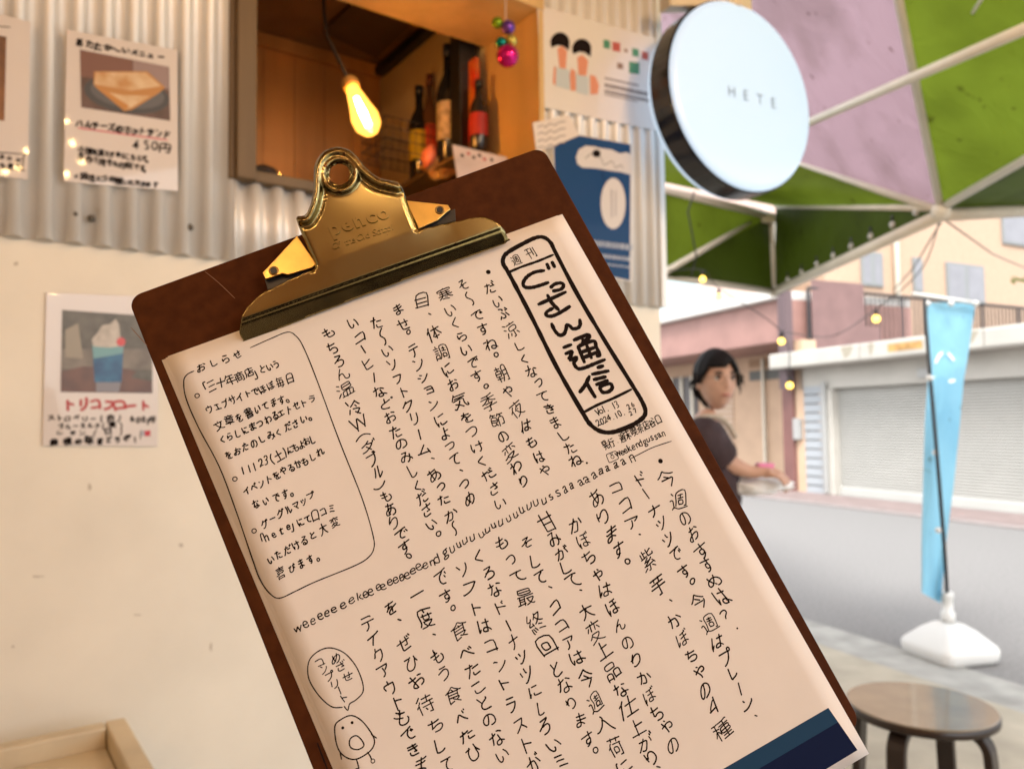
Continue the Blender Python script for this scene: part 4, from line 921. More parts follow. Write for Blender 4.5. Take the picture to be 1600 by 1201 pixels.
for st in ([(322, 192), (332, 216)], [(347, 183), (359, 207)], [(308, 224), (265, 231), (228, 252), (208, 282), (216, 303), (250, 305), (295, 293), (328, 281)],
           [(340, 305), (362, 288), (392, 284), (402, 297), (388, 314), (352, 322)],
           [(282, 386), (345, 358), (412, 327)], [(325, 342), (345, 378), (378, 412)], [(350, 405), (322, 422), (320, 440), (350, 442), (392, 422), (432, 396)],
           [(345, 480), (360, 512), (382, 534), (404, 528), (414, 505), (418, 486), (432, 490), (446, 503), (470, 500), (482, 484), (480, 460)],
           [(402, 594), (438, 580)], [(412, 624), (442, 612), (436, 634), (428, 648)], [(432, 654), (466, 642), (452, 668), (470, 694), (500, 692), (550, 672), (600, 652)],
           [(452, 558), (515, 533), (526, 543), (492, 570)], [(492, 552), (506, 572)], [(472, 590), (488, 628), (502, 664)], [(472, 588), (545, 562), (560, 592), (576, 628), (562, 634)], [(484, 618), (560, 590)], [(494, 644), (568, 614)], [(512, 578), (536, 644)],
           [(526, 732), (506, 774), (480, 808)], [(512, 762), (534, 800), (554, 832)], [(566, 690), (592, 682)], [(540, 722), (618, 706)], [(548, 748), (604, 734)], [(560, 772), (614, 752)], [(576, 786), (600, 772), (628, 768), (636, 788), (618, 806), (590, 808), (576, 788)]):
    IWk = IW + .00001 * (k % 6); k += 1; ribbon(m, lambda x, y: Bm(x, y, IWk), T4(st), .0020, BW, 5)
m.build('title_lettering', M_['ink'], news)
T5 = lambda pts: [(440 + x / 3.422, 850 + y / 3.422) for x, y in pts]
m = MB()
ribbon(m, Mi, T5([(325, 870), (270, 868), (210, 820), (160, 750), (140, 690), (148, 620), (190, 575), (245, 553), (300, 562), (350, 592), (400, 655), (432, 735), (434, 790), (398, 830), (364, 852), (354, 886), (334, 864)]), .0005, BW)
write(m, Mi, "めざせ", (524, 1027), (541, 1056), 20, AX, AY, bmpp, True, pen=1.7); write(m, Mi, "コンプリート", (500, 1034), (537, 1090), 20, AX, AY, bmpp, True, pen=1.7)
m.build('speech_bubble', M_['ink'], news)
m = MB()
ribbon(m, Mi, T5([(285, 970), (318, 935), (370, 914), (420, 935), (465, 985), (495, 1040), (490, 1080), (460, 1115), (400, 1147), (350, 1140), (310, 1105), (290, 1050)]), .00055, BW, 5, True)
ribbon(m, Mi2, T5([(370, 1035), (400, 1022), (428, 1045), (440, 1075), (412, 1095), (376, 1090), (362, 1065)]), .00055, BW, 5, True)
for st in ([(400, 1147), (408, 1175), (412, 1196), (398, 1199)], [(460, 1110), (474, 1132), (482, 1150)], [(480, 1015), (508, 1035)], [(312, 1105), (320, 1148)], [(192, 1062), (215, 1125), (245, 1201)]): ribbon(m, Mi2, T5(st), .00055, BW)
for x, y in ((327, 980), (377, 952)):
    q = T5([(x, y)])[0]; dot(m, Mi(*q), 2.3 * bmpp(q), AX, AY)
q = T5([(488, 1157)])[0]; dot(m, Mi2(*q), 3.6 * bmpp(q), AX, AY, ring=1.3 * bmpp(q))
m.build('bird_doodle', M_['ink'], news)
icon = [(947, 710), (962, 704), (967, 716), (952, 723)]; m = MB(); ribbon(m, Mi, [bl(icon[i], icon[(i + 1) % 4], k) for i in range(4) for k in (.12, .5, .88)], .0004, BW, 4, True)
q = (957, 713.5); dot(m, Mi(*q), 3.2 * bmpp(q), AX, AY, ring=1.1 * bmpp(q)); q = (955, 708.5); dot(m, Mi(*q), 2.2 * bmpp(q), AX, AY, ring=1 * bmpp(q)); m.build('account_icon', M_['ink'], news)
# printed blue picture at the foot of the page
pa_, pb_, pc2 = [np.array(Buv(*q)) for q in ((1126.5, 1201), (1292.5, 1104.7), (1338, 1170.6))]
ex = (pa_ - pb_) / np.linalg.norm(pa_ - pb_); ey = (pc2 - pb_) / np.linalg.norm(pc2 - pb_)
hb = np.linalg.norm(pc2 - pb_); l1 = pb_ + ey * hb * .34
dl = np.array(Buv(1182, 1201)) - l1; dl = dl / np.linalg.norm(dl)
m = MB(); Wl = .11
m.poly([Bp(*pb_, IW), Bp(*(pb_ + ex * Wl), IW), Bp(*(l1 + dl * Wl), IW), Bp(*l1, IW)], 0); m.poly([Bp(*l1, IW), Bp(*(l1 + dl * Wl), IW), Bp(*(pc2 + ex * Wl), IW), Bp(*pc2, IW)], 1)
m.build('blue_picture', [M_['blue_lt'], M_['blue_dk']], news)
# ------------------------------------------------------------------ ground
m = MB(); m.quad((-90, -90, 0), (90, -90, 0), (90, 90, 0), (-90, 90, 0)); tag(m.build('street', M_['asphalt']), kind='structure')
def gdir(a, b): v = b - a; v.z = 0; return v.normalized()
ka, kb = ground(1267, 972), ground(1600, 1074); kd = gdir(kb, ka); kn = Vector((-kd.y, kd.x, 0)); kn = kn if kn.x < 0 else -kn
def strip(name, a, d, n, l0, l1, w0, w1, z0, z1, m_, bev=.006):
    a = Vector((a.x, a.y, 0)); m = MB(); m.slab([a + d * l0 + n * w0 + Z * z0, a + d * l1 + n * w0 + Z * z0, a + d * l1 + n * w1 + Z * z0, a + d * l0 + n * w1 + Z * z0], Z * (z1 - z0)); o = m.build(name, m_, None, bevel=bev); return tag(o, kind='structure')
strip('gutter', ka, kd, kn, -14, 3.2, 0, .34, .0, .012, mat('gutter concrete', (.36, .355, .33), .85, var=.25, scale=7, bump=.4, bscale=150))
strip('pavement', ka, kd, kn, -14, 3.2, .345, 7, .0, .02, M_['concrete'])
# ------------------------------------------------------------------ buildings across the street
g1, g2 = ground(1262, 772), ground(1600, 808); fd = gdir(g1, g2); fn = Vector((fd.y, -fd.x, 0)); fn = fn if fn.y < 0 else -fn
def Fp(t, z, off=0): return Vector((g1.x, g1.y, 0)) + fd * t + fn * off + Z * z
def fpx(px, py, off=0):
    p = on_plane(px, py, Fp(0, 0, off), fn); return (p - Fp(0, 0, off)).dot(fd), p.z
def fbox(m, t0, t1, z0, z1, o0, o1, mi=0): return m.slab([Fp(t0, z0, o0), Fp(t1, z0, o0), Fp(t1, z1, o0), Fp(t0, z1, o0)], fn * (o1 - o0), mi)
strip('far_kerb', g1, fd, fn, -14, 16, .955, 1.08, 0, .03, mat('pale kerb', (.27, .235, .225), .8, var=.1, scale=6), .01)
strip('far_pavement', g1, fd, fn, -14, 16, 0, .95, 0, .04, mat('red paving', (.245, .19, .18), .8, var=.2, scale=5), 0)
conc = mat('pale garage concrete', (.42, .40, .36), .7, var=.12, scale=2.2, bump=.2, bscale=40)
white_sh = mat('white shutter', (.42, .415, .39), .45, var=.05, scale=3)
ga = thing('garage_building', Fp(4, 0), 'low pale concrete garage with a wide white roller shutter', 'garage')
tA, zA = fpx(1256, 604); tJ = fpx(1290, 700)[0]; tS = fpx(1303, 700)[0]; tE = 14.0
z_led1 = fpx(1256, 552)[1]; z_led0 = fpx(1262, 575)[1]; z_sh1 = fpx(1304, 606)[1]; tR = tA - .35
print('GAR', tA, tJ, tS, z_led1, z_led0, z_sh1, fpx(1600, 518), fpx(1600, 545), fpx(1600, 584))
m = MB(); fbox(m, tR, tE, z_led0, z_led1, -3, .42); m.build('roof_ledge', conc, ga, bevel=.03)
m = MB(); fbox(m, tA - .1, tE, z_sh1, z_led0 - .003, -3, .0); m.build('head_beam', conc, ga)
m = MB(); fbox(m, tJ, tS, 0, z_sh1 - .003, -2.8, .03); m.build('side_jamb', conc, ga, bevel=.02)
m = MB(); n_ = 42; hz = (z_sh1 - .02) / n_
for k in range(n_):
    z = .02 + k * hz; m.slab([Fp(tS, z, -.14), Fp(tS, z + hz * .5, -.115), Fp(tS, z + hz * .98, -.14), Fp(tS, z + hz * .98, -.16), Fp(tS, z, -.16)], fd * (tE - tS))
m.build('roller_shutter', white_sh, ga)
m = MB(); fbox(m, tS, tE, .02, .16, -.13, -.09); m.build('shutter_foot', white_sh, ga, bevel=.01)
m = MB(); lo = mat('grey blue siding', (.30, .32, .34), .5)
n_ = 12
for k in range(n_):
    z0 = zA * k / n_; m.slab([Fp(tA, z0 + .02, -.1), Fp(tA, z0 + .02, .012), Fp(tA, z0 + zA / n_, .0), Fp(tA, z0 + zA / n_, -.1)], fd * (tJ - tA - .02))
m.build('grey_siding', lo, ga)
m = MB(); fbox(m, tA + 2.05, tA + 2.6, z_led0 + .08, z_led1 - .06, .4205, .424); m.build('rust_stain', mat('rust stain', (.42, .24, .08), .8, var=.4, scale=9), ga)
m = MB(); fbox(m, tJ + .02, tJ + .10, .05, z_sh1 + .1, .032, .10); m.build('rain_pipe', mat('grey rain pipe', (.30, .30, .29), .5), ga, bevel=.02)
m = MB(); fbox(m, tS + 1.6, tS + 2.0, z_sh1 + .06, z_sh1 + .2, .002, .06); m.build('shutter_box', mat('grey box', (.33, .33, .32), .5), ga, bevel=.01)
for k in range(1, 6):
    m = MB(); fbox(m, tR + k * 1.9, tR + k * 1.9 + .015, z_led0 + .01, z_led1 - .01, .4205, .423); m.build('ledge_joint', mat('joint grime', (.22, .20, .17), .8), ga)
for t_, w_ in ((tA + 1.2, .25), (tS + 1.1, .12), (tS + 2.5, .3), (tS + 3.4, .16)):
    m = MB(); m.slab([Fp(t_, z_led1 - .02, .4205), Fp(t_ + w_, z_led1 - .02, .4205), Fp(t_ + w_ * .7, z_led1 - .16, .4205), Fp(t_ + w_ * .3, z_led1 - .20, .4205)], fn * .002); m.build('drip_stain', mat('drip stain', (.30, .27, .21), .8), ga)
# red tiled house to the left
redm = mat('reddish tile cladding', (.30, .165, .14), .55, var=.14, scale=3); tanm = mat('tan tile wall', (.50, .345, .235), .7, var=.08, scale=3)
rh = thing('red_house', Fp(-3, 0), 'red tiled house with a deep carport opening beside the garage', 'house')
tP0, tP1 = fpx(1226, 650)[0], fpx(1243, 650)[0]; zb1 = fpx(1244, 464)[1]; zb0 = fpx(1224, 534)[1]; tL = -11.5
print('RED', tP0, tP1, zb0, zb1, fpx(1036, 500), fpx(1036, 552))
m = MB(); fbox(m, tP0, tP1, 0, zb0 - .003, -.3, .05); m.build('pillar', mat('maroon tile', (.17, .075, .065), .5, var=.15, scale=4), rh, bevel=.01)
m = MB(); fbox(m, tL, tA - .36, zb0, zb1, -3, .08); m.build('fascia_beam', redm, rh, bevel=.01)
m = MB(); fbox(m, tL, tA - .38, zb1 + .003, zb1 + .16, -3, .25); m.build('white_coping', mat('white coping', (.55, .53, .5), .6), rh, bevel=.02)
m = MB(); fbox(m, tL, tP1 - .0, .1, zb0 - .003, -1.5, -1.4); m.build('carport_wall', tanm, rh)
m = MB(); fbox(m, tP1 + .01, tA - .01, 0, zb0 - .003, -.3, .0); m.build('tile_pier', tanm, rh)
m = MB(); fbox(m, tA - .30, tA - .12, 1.75, zb1 + .1, .085, .24); m.build('dark_downpipe', mat('dark purple pipe', (.10, .065, .07), .5), rh)
tw = fpx(1150, 650, -1.4)[0]; m = MB()
for k in range(16): fbox(m, tw - .9, tw - .05, .3 + k * .11, .36 + k * .11, -1.399, -1.36)
m.build('louvre_shutter', mat('beige louvre', (.55, .42, .32), .6), rh)
tw2 = fpx(1172, 590, -1.4)[0]; m = MB(); fbox(m, tw2 + .0, tP0 - .2, zb0 - .52, zb0 - .32, -1.399, -1.38, 0); fbox(m, tw2, tP0 - .2, zb0 - .25, zb0 - .1, -1.399, -1.38, 1)
m.build('vent_window', [mat('dark vent', (.10, .10, .09), .5), mat('brown vent', (.30, .18, .10), .5)], rh)
m = MB(); fbox(m, tw2 + .45, tw2 + .5, .1, zb0 - .1, -1.35, -1.30); m.build('down_pipe', M_['steel_white'], rh)
tdoor = fpx(1088, 650, -1.4)[0]; m = MB(); fbox(m, tdoor - 1.6, tdoor + .1, .1, zb0 - .3, -1.399, -1.36); m.build('dark_doorway', mat('dark doorway', (.10, .09, .09), .4), rh)
m = MB()
for k in range(4): fbox(m, tdoor - 1.3 + k * .4, tdoor - 1.22 + k * .4, .1, zb0 - .3, -1.35, -1.32)
m.build('door_bars', M_['steel_white'], rh)
m = MB(); fbox(m, tP1 + .02, tP1 + .16, .9, 1.25, .002, .09); m.build('meter_box', mat('meter box', (.32, .32, .31), .5), rh, bevel=.01)
# upper storey set back, with a pale blue window
m = MB(); fbox(m, tL, fpx(1196, 450, -1.0)[0], zb1 + .165, zb1 + 4, -1.4, -1.0); m.build('upper_storey', mat('pinkish render', (.58, .42, .36), .7, var=.08, scale=2), rh)
tw3 = fpx(1062, 462, -1.0)[0]; m = MB(); fbox(m, tw3 - .8, tw3 + .8, zb1 + .3, zb1 + 1.5, -.999, -.95); wf_ = m.build('upper_window', M_['white_plastic'], rh, bevel=.01)
m = MB(); fbox(m, tw3 - .7, tw3 + .7, zb1 + .38, zb1 + 1.42, -.949, -.945); m.build('window_glass', mat('window glass pale', (.35, .45, .48), .08), wf_)
# red stair block and railing on the garage roof, running away from the street
cd = Vector((.893, .45, 0)).normalized(); rp0 = Fp(tA - .2, 0, -.35)
zr0 = z_led1; zrt = at(1250, 447, (rp0 - EYE).dot(fwd)).z
sb = thing('stair_block', Fp(tA + .3, zr0), 'dusty red rendered stair block on the garage roof behind the railing', 'stair block')
m = MB(); a = rp0 - cd * .16 - fn * .22; h_ = 1.06
m.slab([a + Z * (zr0 + .002), a + cd * .45 + Z * (zr0 + .002), a + cd * .45 + Z * (zr0 + 1.3), a + Z * (zr0 + 1.3)], -fn * .8)
m.slab([a + cd * .452 + Z * (zr0 + .002), a + cd * .85 + Z * (zr0 + .002), a + cd * .85 + Z * (zr0 + .55), a + cd * .452 + Z * (zr0 + .55)], -fn * .8)
m.build('block_wall', mat('dusty red render', (.17, .10, .095), .8, var=.12, scale=4), sb)
rl = thing('balcony_railing', rp0 + Z * zr0, 'dark metal balcony railing with thin bars above the garage ledge', 'railing')
LR = 7.2; iron = mat('dark iron', (.03, .027, .03), .5, .4)
m = MB(); m.tube([rp0 + Z * zrt, rp0 + cd * LR + Z * zrt], .028, 8); m.tube([rp0 + Z * (zr0 + .1), rp0 + cd * LR + Z * (zr0 + .1)], .018, 8); m.build('top_rail', iron, rl, True)
for k in range(61):
    p = rp0 + cd * LR * k / 60; big = k % 10 == 0
    MB().tube([p + Z * (zr0 + (0.0 if big else .1)), p + Z * zrt], .03 if big else .015, 6).build('post' if big else 'bar', iron, rl)
# tan tiled building behind
tb_ = rp0 - Vector((-cd.y, cd.x, 0)) * -1.6; tn = Vector((cd.y, -cd.x, 0)); tn = tn if tn.y < 0 else -tn
tanb = thing('tan_building', tb_ + cd * 5, 'tall tan tiled building with grey framed windows behind the railing', 'building')
def Tp(s, z, off=0): return Vector((tb_.x, tb_.y, 0)) + cd * s + tn * off + Z * z
def tpx(px, py):
    p = on_plane(px, py, Tp(0, 0), tn); return (p - Tp(0, 0)).dot(cd), p.z
sTm = tpx(1288, 430)[0]
m = MB(); m.slab([Tp(sTm, 0), Tp(22, 0), Tp(22, 13), Tp(sTm, 13)], -tn * 6); m.build('tile_wall', mat('tan mosaic tile', (.43, .295, .205), .65, var=.08, scale=14), tanb)
def twin(x0, y0, x1, y1, panes=1, mk='grey'):
    s0, z1 = tpx(x0, y0); s1, _ = tpx(x1, y0); z0 = tpx(x0, y1)[1]; m = MB(); fw = .07
    m.slab([Tp(s0, z0, .002), Tp(s1, z0, .002), Tp(s1, z1, .002), Tp(s0, z1, .002)], tn * .05); f = m.build('window_frame', mat('grey window frame', (.20, .21, .21), .5), tanb, bevel=.01)
    for k in range(panes):
        a = s0 + (s1 - s0) * k / panes + fw; b = s0 + (s1 - s0) * (k + 1) / panes - fw
        m = MB(); m.slab([Tp(a, z0 + fw, .0525), Tp(b, z0 + fw, .0525), Tp(b, z1 - fw, .0525), Tp(a, z1 - fw, .0525)], tn * .004); m.build('pane', mat('curtained glass', (.22, .22, .24), .4, var=.12, scale=3), f)
twin(1476, 409, 1534, 470, 2); twin(1424, 402, 1438, 456); twin(1343, 392, 1376, 446, 2); twin(1560, 270, 1640, 380, 2); twin(1440, 240, 1500, 330, 2)
m = MB(); p = Tp(tpx(1395, 380)[0], 0, .08); m.tube([p + Z * .1, p + Z * 12.9], .06, 10); m.build('drain_pipe', M_['steel_white'], tanb, True)
# leafy twig coming in at the right edge
tg = thing('leafy_twig', at(1640, 445, 6), 'small yellow green leafy twig entering at the right edge', 'plant')
MB().tube([at(1680, 440, 6), at(1610, 437, 6)], .005, 6).build('stem', M_['frame_wood'], tg)
m = MB()
for k in range(14):
    c_ = at(1583 + k * 6, 436 + rnd.uniform(-5, 5), 6 + rnd.uniform(-.1, .1)); a = Vector((rnd.uniform(-1, 1), rnd.uniform(-1, 1), rnd.uniform(-.5, .5))).normalized() * .05; b_ = a.cross(Vector((.2, .3, 1))).normalized() * .018
    m.add([c_ - a, c_ + b_, c_ + a, c_ - b_], [(0, 1, 2, 3)])
m.build('leaves', mat('fresh leaf', (.25, .32, .04), .5), tg)
# ------------------------------------------------------------------ banner flag on its white water base
gb = ground(1484, 1028); fb = thing('banner_flag', gb, 'light blue vertical banner flag on a leaning pole', 'flag')
bx_ = Vector((.96, .25, 0)).normalized(); by_ = Vector((-.25, .96, 0)).normalized()
def rring(hx, hy, r_, z, n=6):
    out = []
    for sx_, sy_, a0 in ((1, -1, -90), (1, 1, 0), (-1, 1, 90), (-1, -1, 180)):
        for k in range(n + 1):
            g = R(a0 + 90 * k / n); out.append(gb + bx_ * (sx_ * (hx - r_) + r_ * math.cos(g)) + by_ * (sy_ * (hy - r_) + r_ * math.sin(g)) + Z * z)
    return out
rings = [rring(.15, .15, .045, .003), rring(.168, .168, .05, .02), rring(.172, .172, .05, .065), rring(.164, .164, .05, .085), rring(.10, .10, .04, .15), rring(.06, .06, .03, .178), rring(.035, .035, .02, .182)]
base = thing('flag_base', gb, 'white plastic water filled base of the banner flag', 'flag base')
nn_ = len(rings[0]); vs = [p for r_ in rings for p in r_]; fs = [(i * nn_ + k, i * nn_ + (k + 1) % nn_, (i + 1) * nn_ + (k + 1) % nn_, (i + 1) * nn_ + k) for i in range(len(rings) - 1) for k in range(nn_)] + [tuple(range(nn_)), tuple(range((len(rings) - 1) * nn_, len(rings) * nn_))]
MB().add(vs, fs).build('tank', M_['white_plastic'], base, True)
MB().lathe(gb + Z * .183, Z, [(.034, 0), (.034, .05), (.026, .055), (.026, .12), (.03, .125), (.03, .15), (.018, .155)], 20).build('collar', M_['white_plastic'], base, True)
DP = (gb - EYE).dot(fwd); pb0 = gb + Z * .30
pt = [pb0, at(1475, 850, DP - .09), at(1463, 700, DP - .10), at(1451, 560, DP - .07), at(1444, 466, DP)]
MB().tube(smooth_line(pt, 5), .009, 8).build('pole', M_['black'], fb, True)
tl_, tr_ = at(1426, 459, DP), at(1529, 474, DP + .05); MB().tube([tl_, tr_], .010, 8).build('top_bar', M_['white_plastic'], fb, True)
Lx = [(472, 1448, 0), (560, 1452, 0), (592, 1450, -.02), (660, 1445, -.05), (760, 1442, -.06), (850, 1440, -.07), (925, 1440, -.05)]
Rx = [(474, 1524, .06), (560, 1512, .08), (592, 1506, .08), (660, 1500, .06), (760, 1490, .05), (850, 1478, .03), (942, 1470, .01)]
def interp(tab, t):
    k = t * (len(tab) - 1); i = min(int(k), len(tab) - 2); f = k - i; return [tab[i][j] * (1 - f) + tab[i + 1][j] * f for j in range(3)]
nv_, nu_ = 44, 14; vs = []
for i in range(nv_ + 1):
    t = i / nv_; ly, lx, ld = interp(Lx, t); ry, rx, rd = interp(Rx, t); wrink = .012 + .05 * t
    for j in range(nu_ + 1):
        u = j / nu_; px = lx + (rx - lx) * u; py = ly + (ry - ly) * u
        vs.append(at(px, py, DP + .015 + ld + (rd - ld) * u + wrink * math.sin(u * 7 + t * 3.5) * .5 + .02 * math.sin(u * 3.1 + t * 6)))
fs = [(i * (nu_ + 1) + j, i * (nu_ + 1) + j + 1, (i + 1) * (nu_ + 1) + j + 1, (i + 1) * (nu_ + 1) + j) for i in range(nv_) for j in range(nu_)]
o = MB().add(vs, fs).build('banner_cloth', fabric('light blue banner cloth', (.28, .58, .74), (.22, .50, .68), .4), fb, True)
m = MB()
M_['mark'] = mat('white print', (.8, .85, .88), .6)
def cloth_pt(px, py):
    t = (py - 473) / (940 - 473); ly, lx, ld = interp(Lx, t); ry, rx, rd = interp(Rx, t); u = (px - lx) / max(1, rx - lx); return at(px, py, DP + .015 + ld + (rd - ld) * u + (.012 + .05 * t) * math.sin(u * 7 + t * 3.5) * .5 + .02 * math.sin(u * 3.1 + t * 6) - .012)
for st in ([(1462, 566), (1467, 556), (1472, 551)], [(1482, 552), (1490, 562)], [(1456, 592), (1464, 590), (1472, 594), (1480, 592)], [(1482, 596), (1492, 594)], [(1466, 640), (1463, 668)]):
    m = MB(); ribbon(m, cloth_pt, st, .016, fwd, 3); m.build('white_mark', M_['mark'], fb)
for px, py in ((1449, 474), (1486, 474), (1524, 474), (1452, 590), (1462, 707), (1466, 828)):
    MB().ball(at(px, py, DP - (.002 if py < 500 else .09)), .016, 10).build('clip', M_['white_plastic'], fb, True)
# ------------------------------------------------------------------ stool with bent legs
SZ = .422; sc0 = ground(1438, 1099, SZ); SRr = .193
st_ = thing('round_stool', (sc0.x, sc0.y, 0), 'low round stool with dark rim and bent dark wooden legs on the pavement', 'stool')
topm = mat('worn stool top', (.26, .22, .165), .22, var=.18, scale=9, coat=.3); darkw = mat('dark stained plywood', (.022, .013, .010), .3, var=.3, scale=20)
c0 = Vector((sc0.x, sc0.y, SZ)); MB().lathe(c0 - Z * .004, Z, [(SRr - .003, 0), (SRr - .003, .003), (SRr - .006, .004)], 56).build('seat_top', topm, st_, False)
MB().lathe(c0 - Z * .026, Z, [(SRr - .004, 0), (SRr, .003), (SRr, .019), (SRr - .003, .0215)], 56).build('seat_rim', darkw, st_, True)
for k in range(4):
    g = R(42 + 90 * k); d_ = Vector((math.cos(g), math.sin(g), 0)); s_ = Vector((-d_.y, d_.x, 0)) * .024
    path = [c0 - Z * .038 + d_ * .03, c0 - Z * .038 + d_ * (SRr * .60)]
    for q in range(1, 7): a = R(90 * q / 6); path.append(c0 - Z * .038 + d_ * (SRr * .60 + .055 * math.sin(a)) - Z * (.055 * (1 - math.cos(a))))
    e_ = path[-1]; path.append(Vector((e_.x + d_.x * .02, e_.y + d_.y * .02, .0205)))
    m = MB(); vs = []
    for i, p in enumerate(path):
        t = (path[min(i + 1, len(path) - 1)] - path[max(i - 1, 0)]).normalized(); nrm = t.cross(s_.normalized()); th = .011
        vs += [p + s_ + nrm * th, p - s_ + nrm * th, p - s_ - nrm * th, p + s_ - nrm * th]
    fs = [(4 * i + a, 4 * i + (a + 1) % 4, 4 * i + 4 + (a + 1) % 4, 4 * i + 4 + a) for i in range(len(path) - 1) for a in range(4)] + [(0, 1, 2, 3), tuple(4 * (len(path) - 1) + a for a in (3, 2, 1, 0))]
    m.add(vs, fs).build('leg', darkw, st_, bevel=.003)
# ------------------------------------------------------------------ pale wooden crate by the wall, bottom left
cz = .68; k0 = ground(196, 1119, cz); ct = thing('wooden_crate', (k0.x, k0.y, 0), 'pale wooden crate with a raised rim standing below the drink poster', 'crate')
palew = mat('pale pine', (.60, .52, .37), .5, var=.18, scale=8, stretch=(1, 1, 1)); a_, b_ = -Wd, Nn
Lc, Wc = .62, .40; m = MB(); rim_w, rim_h = .035, .028
def cb(a0, a1, b0, b1, z0, z1, name='rim_rail', mm=palew):
    o = Vector((k0.x, k0.y, 0)); m = MB(); m.slab([o + a_ * a0 + b_ * b0 + Z * z0, o + a_ * a1 + b_ * b0 + Z * z0, o + a_ * a1 + b_ * b1 + Z * z0, o + a_ * a0 + b_ * b1 + Z * z0], Z * (z1 - z0)); return m.build(name, mm, ct, bevel=.004)
cb(rim_w + .001, Lc, 0, rim_w, cz - .08, cz); cb(0, rim_w, 0, Wc, cz - .08, cz); cb(rim_w + .001, Lc, Wc - rim_w, Wc, cz - .08, cz); cb(Lc + .001, Lc + rim_w, 0, Wc, cz - .08, cz)
cb(rim_w + .001, Lc - .001, rim_w + .001, Wc - rim_w - .001, cz - .07, cz - .035, 'recessed_panel')
for i in range(5): cb(.004, Lc + rim_w - .004, .004, .018, .04 + i * .10, .11 + i * .10, 'side_slat'); cb(.004, .018, .02, Wc - .02, .04 + i * .10, .11 + i * .10, 'side_slat'); cb(.004, Lc + rim_w - .004, Wc - .018, Wc - .004, .04 + i * .10, .11 + i * .10, 'side_slat')
for a0, b0 in ((.02, .02), (.02, Wc - .055), (Lc - .02, .02), (Lc - .02, Wc - .055)): cb(a0, a0 + .035, b0, b0 + .035, .021, cz - .081, 'leg')
# ------------------------------------------------------------------ unseen timber wall added behind the viewer to block sky and bounce warm light
nb_ = thing('added_timber_wall', (0, -2.4, 0), 'added unseen brown timber wall behind the viewer, blocking sky and bouncing warm light', 'shop front')
m = MB()
for k in range(26): m.slab([Vector((-3.6 + k * .2, -2.4 - .006 * (k % 2), 0)), Vector((-3.6 + k * .2 + .196, -2.4 - .006 * (k % 2), 0)), Vector((-3.6 + k * .2 + .196, -2.4 - .006 * (k % 2), 2.9)), Vector((-3.6 + k * .2, -2.4 - .006 * (k % 2), 2.9))], Vector((0, -.05, 0)))
m.build('board_cladding', mat('warm timber', (.38, .20, .09), .5, var=.3, scale=5, stretch=(1, 1, .1)), nb_)
m = MB(); m.slab([Vector((-3.6, -2.39, 2.9)), Vector((-3.6, 1.0, 2.95)), Vector((-3.6, 1.0, 0)), Vector((-3.6, -2.39, 0))], Vector((-.06, 0, 0))); m.build('return_wall', M_['plaster'], nb_)  # added side wall, closes off the sky on the left

M_['bench'] = mat('black stained bench', (.010, .007, .006), .85, spec=.1)
# unseen roof added to block daylight, and dark bench added for the clip's reflection
m = MB(); wl_ = [Wp(-3.2, 2.80, -.02), Wp(S_END + .05, 2.80, -.02)]
m.slab([Vector((-3.65, -2.5, 2.80)), Vector((1.75, -2.5, 2.80)), Vector((1.75, 1.0, 2.80)), wl_[1] + Nn * .30, wl_[1], wl_[0]], Z * .05)
rf = m.build('daylight_block_roof', mat('roof boards', (.24, .13, .06), .6, var=.25, scale=6)); tag(rf, 'added unseen timber board roof keeping daylight off the kiosk wall and clipboard', 'roof')
bn = thing('reflection_bench', (.7, -.2, 0), 'added unseen black bench that darkens the reflection in the brass clip', 'bench')
def bbx(x0, x1, y0, y1, z0, z1, nm): m = MB(); m.slab([Vector((x0, y0, z0)), Vector((x1, y0, z0)), Vector((x1, y1, z0)), Vector((x0, y1, z0))], Z * (z1 - z0)); m.build(nm, M_['bench'], bn, bevel=.004)
for k in range(7): bbx(-.1, 1.5, -.70 + k * .15, -.56 + k * .15, .40, .43, 'seat_plank')
for x in (0, .7, 1.35): bbx(x, x + .07, -.65, .3, .021, .399, 'leg_frame')

gh = thing('grey_house', Fp(-18, 0), 'plain grey rendered house further down the street past the red house', 'house')
m = MB(); fbox(m, -26, tL - .05, 0, 6.2, -5, 0); m.build('wall', mat('grey render', (.36, .35, .33), .75, var=.1, scale=2), gh)
m = MB(); fbox(m, -26.3, tL - .06, 6.203, 6.4, -5.2, .3); m.build('flat_roof', conc, gh, bevel=.02)
for k in range(4):
    for z in (1.0, 3.8):
        m = MB(); fbox(m, -25 + k * 3.4, -23.4 + k * 3.4, z, z + 1.3, .002, .05); f = m.build('window', M_['white_plastic'], gh, bevel=.01); m = MB(); fbox(m, -24.92 + k * 3.4, -23.48 + k * 3.4, z + .08, z + 1.22, .0505, .055); m.build('pane', bpy.data.materials['window glass pale'], f)
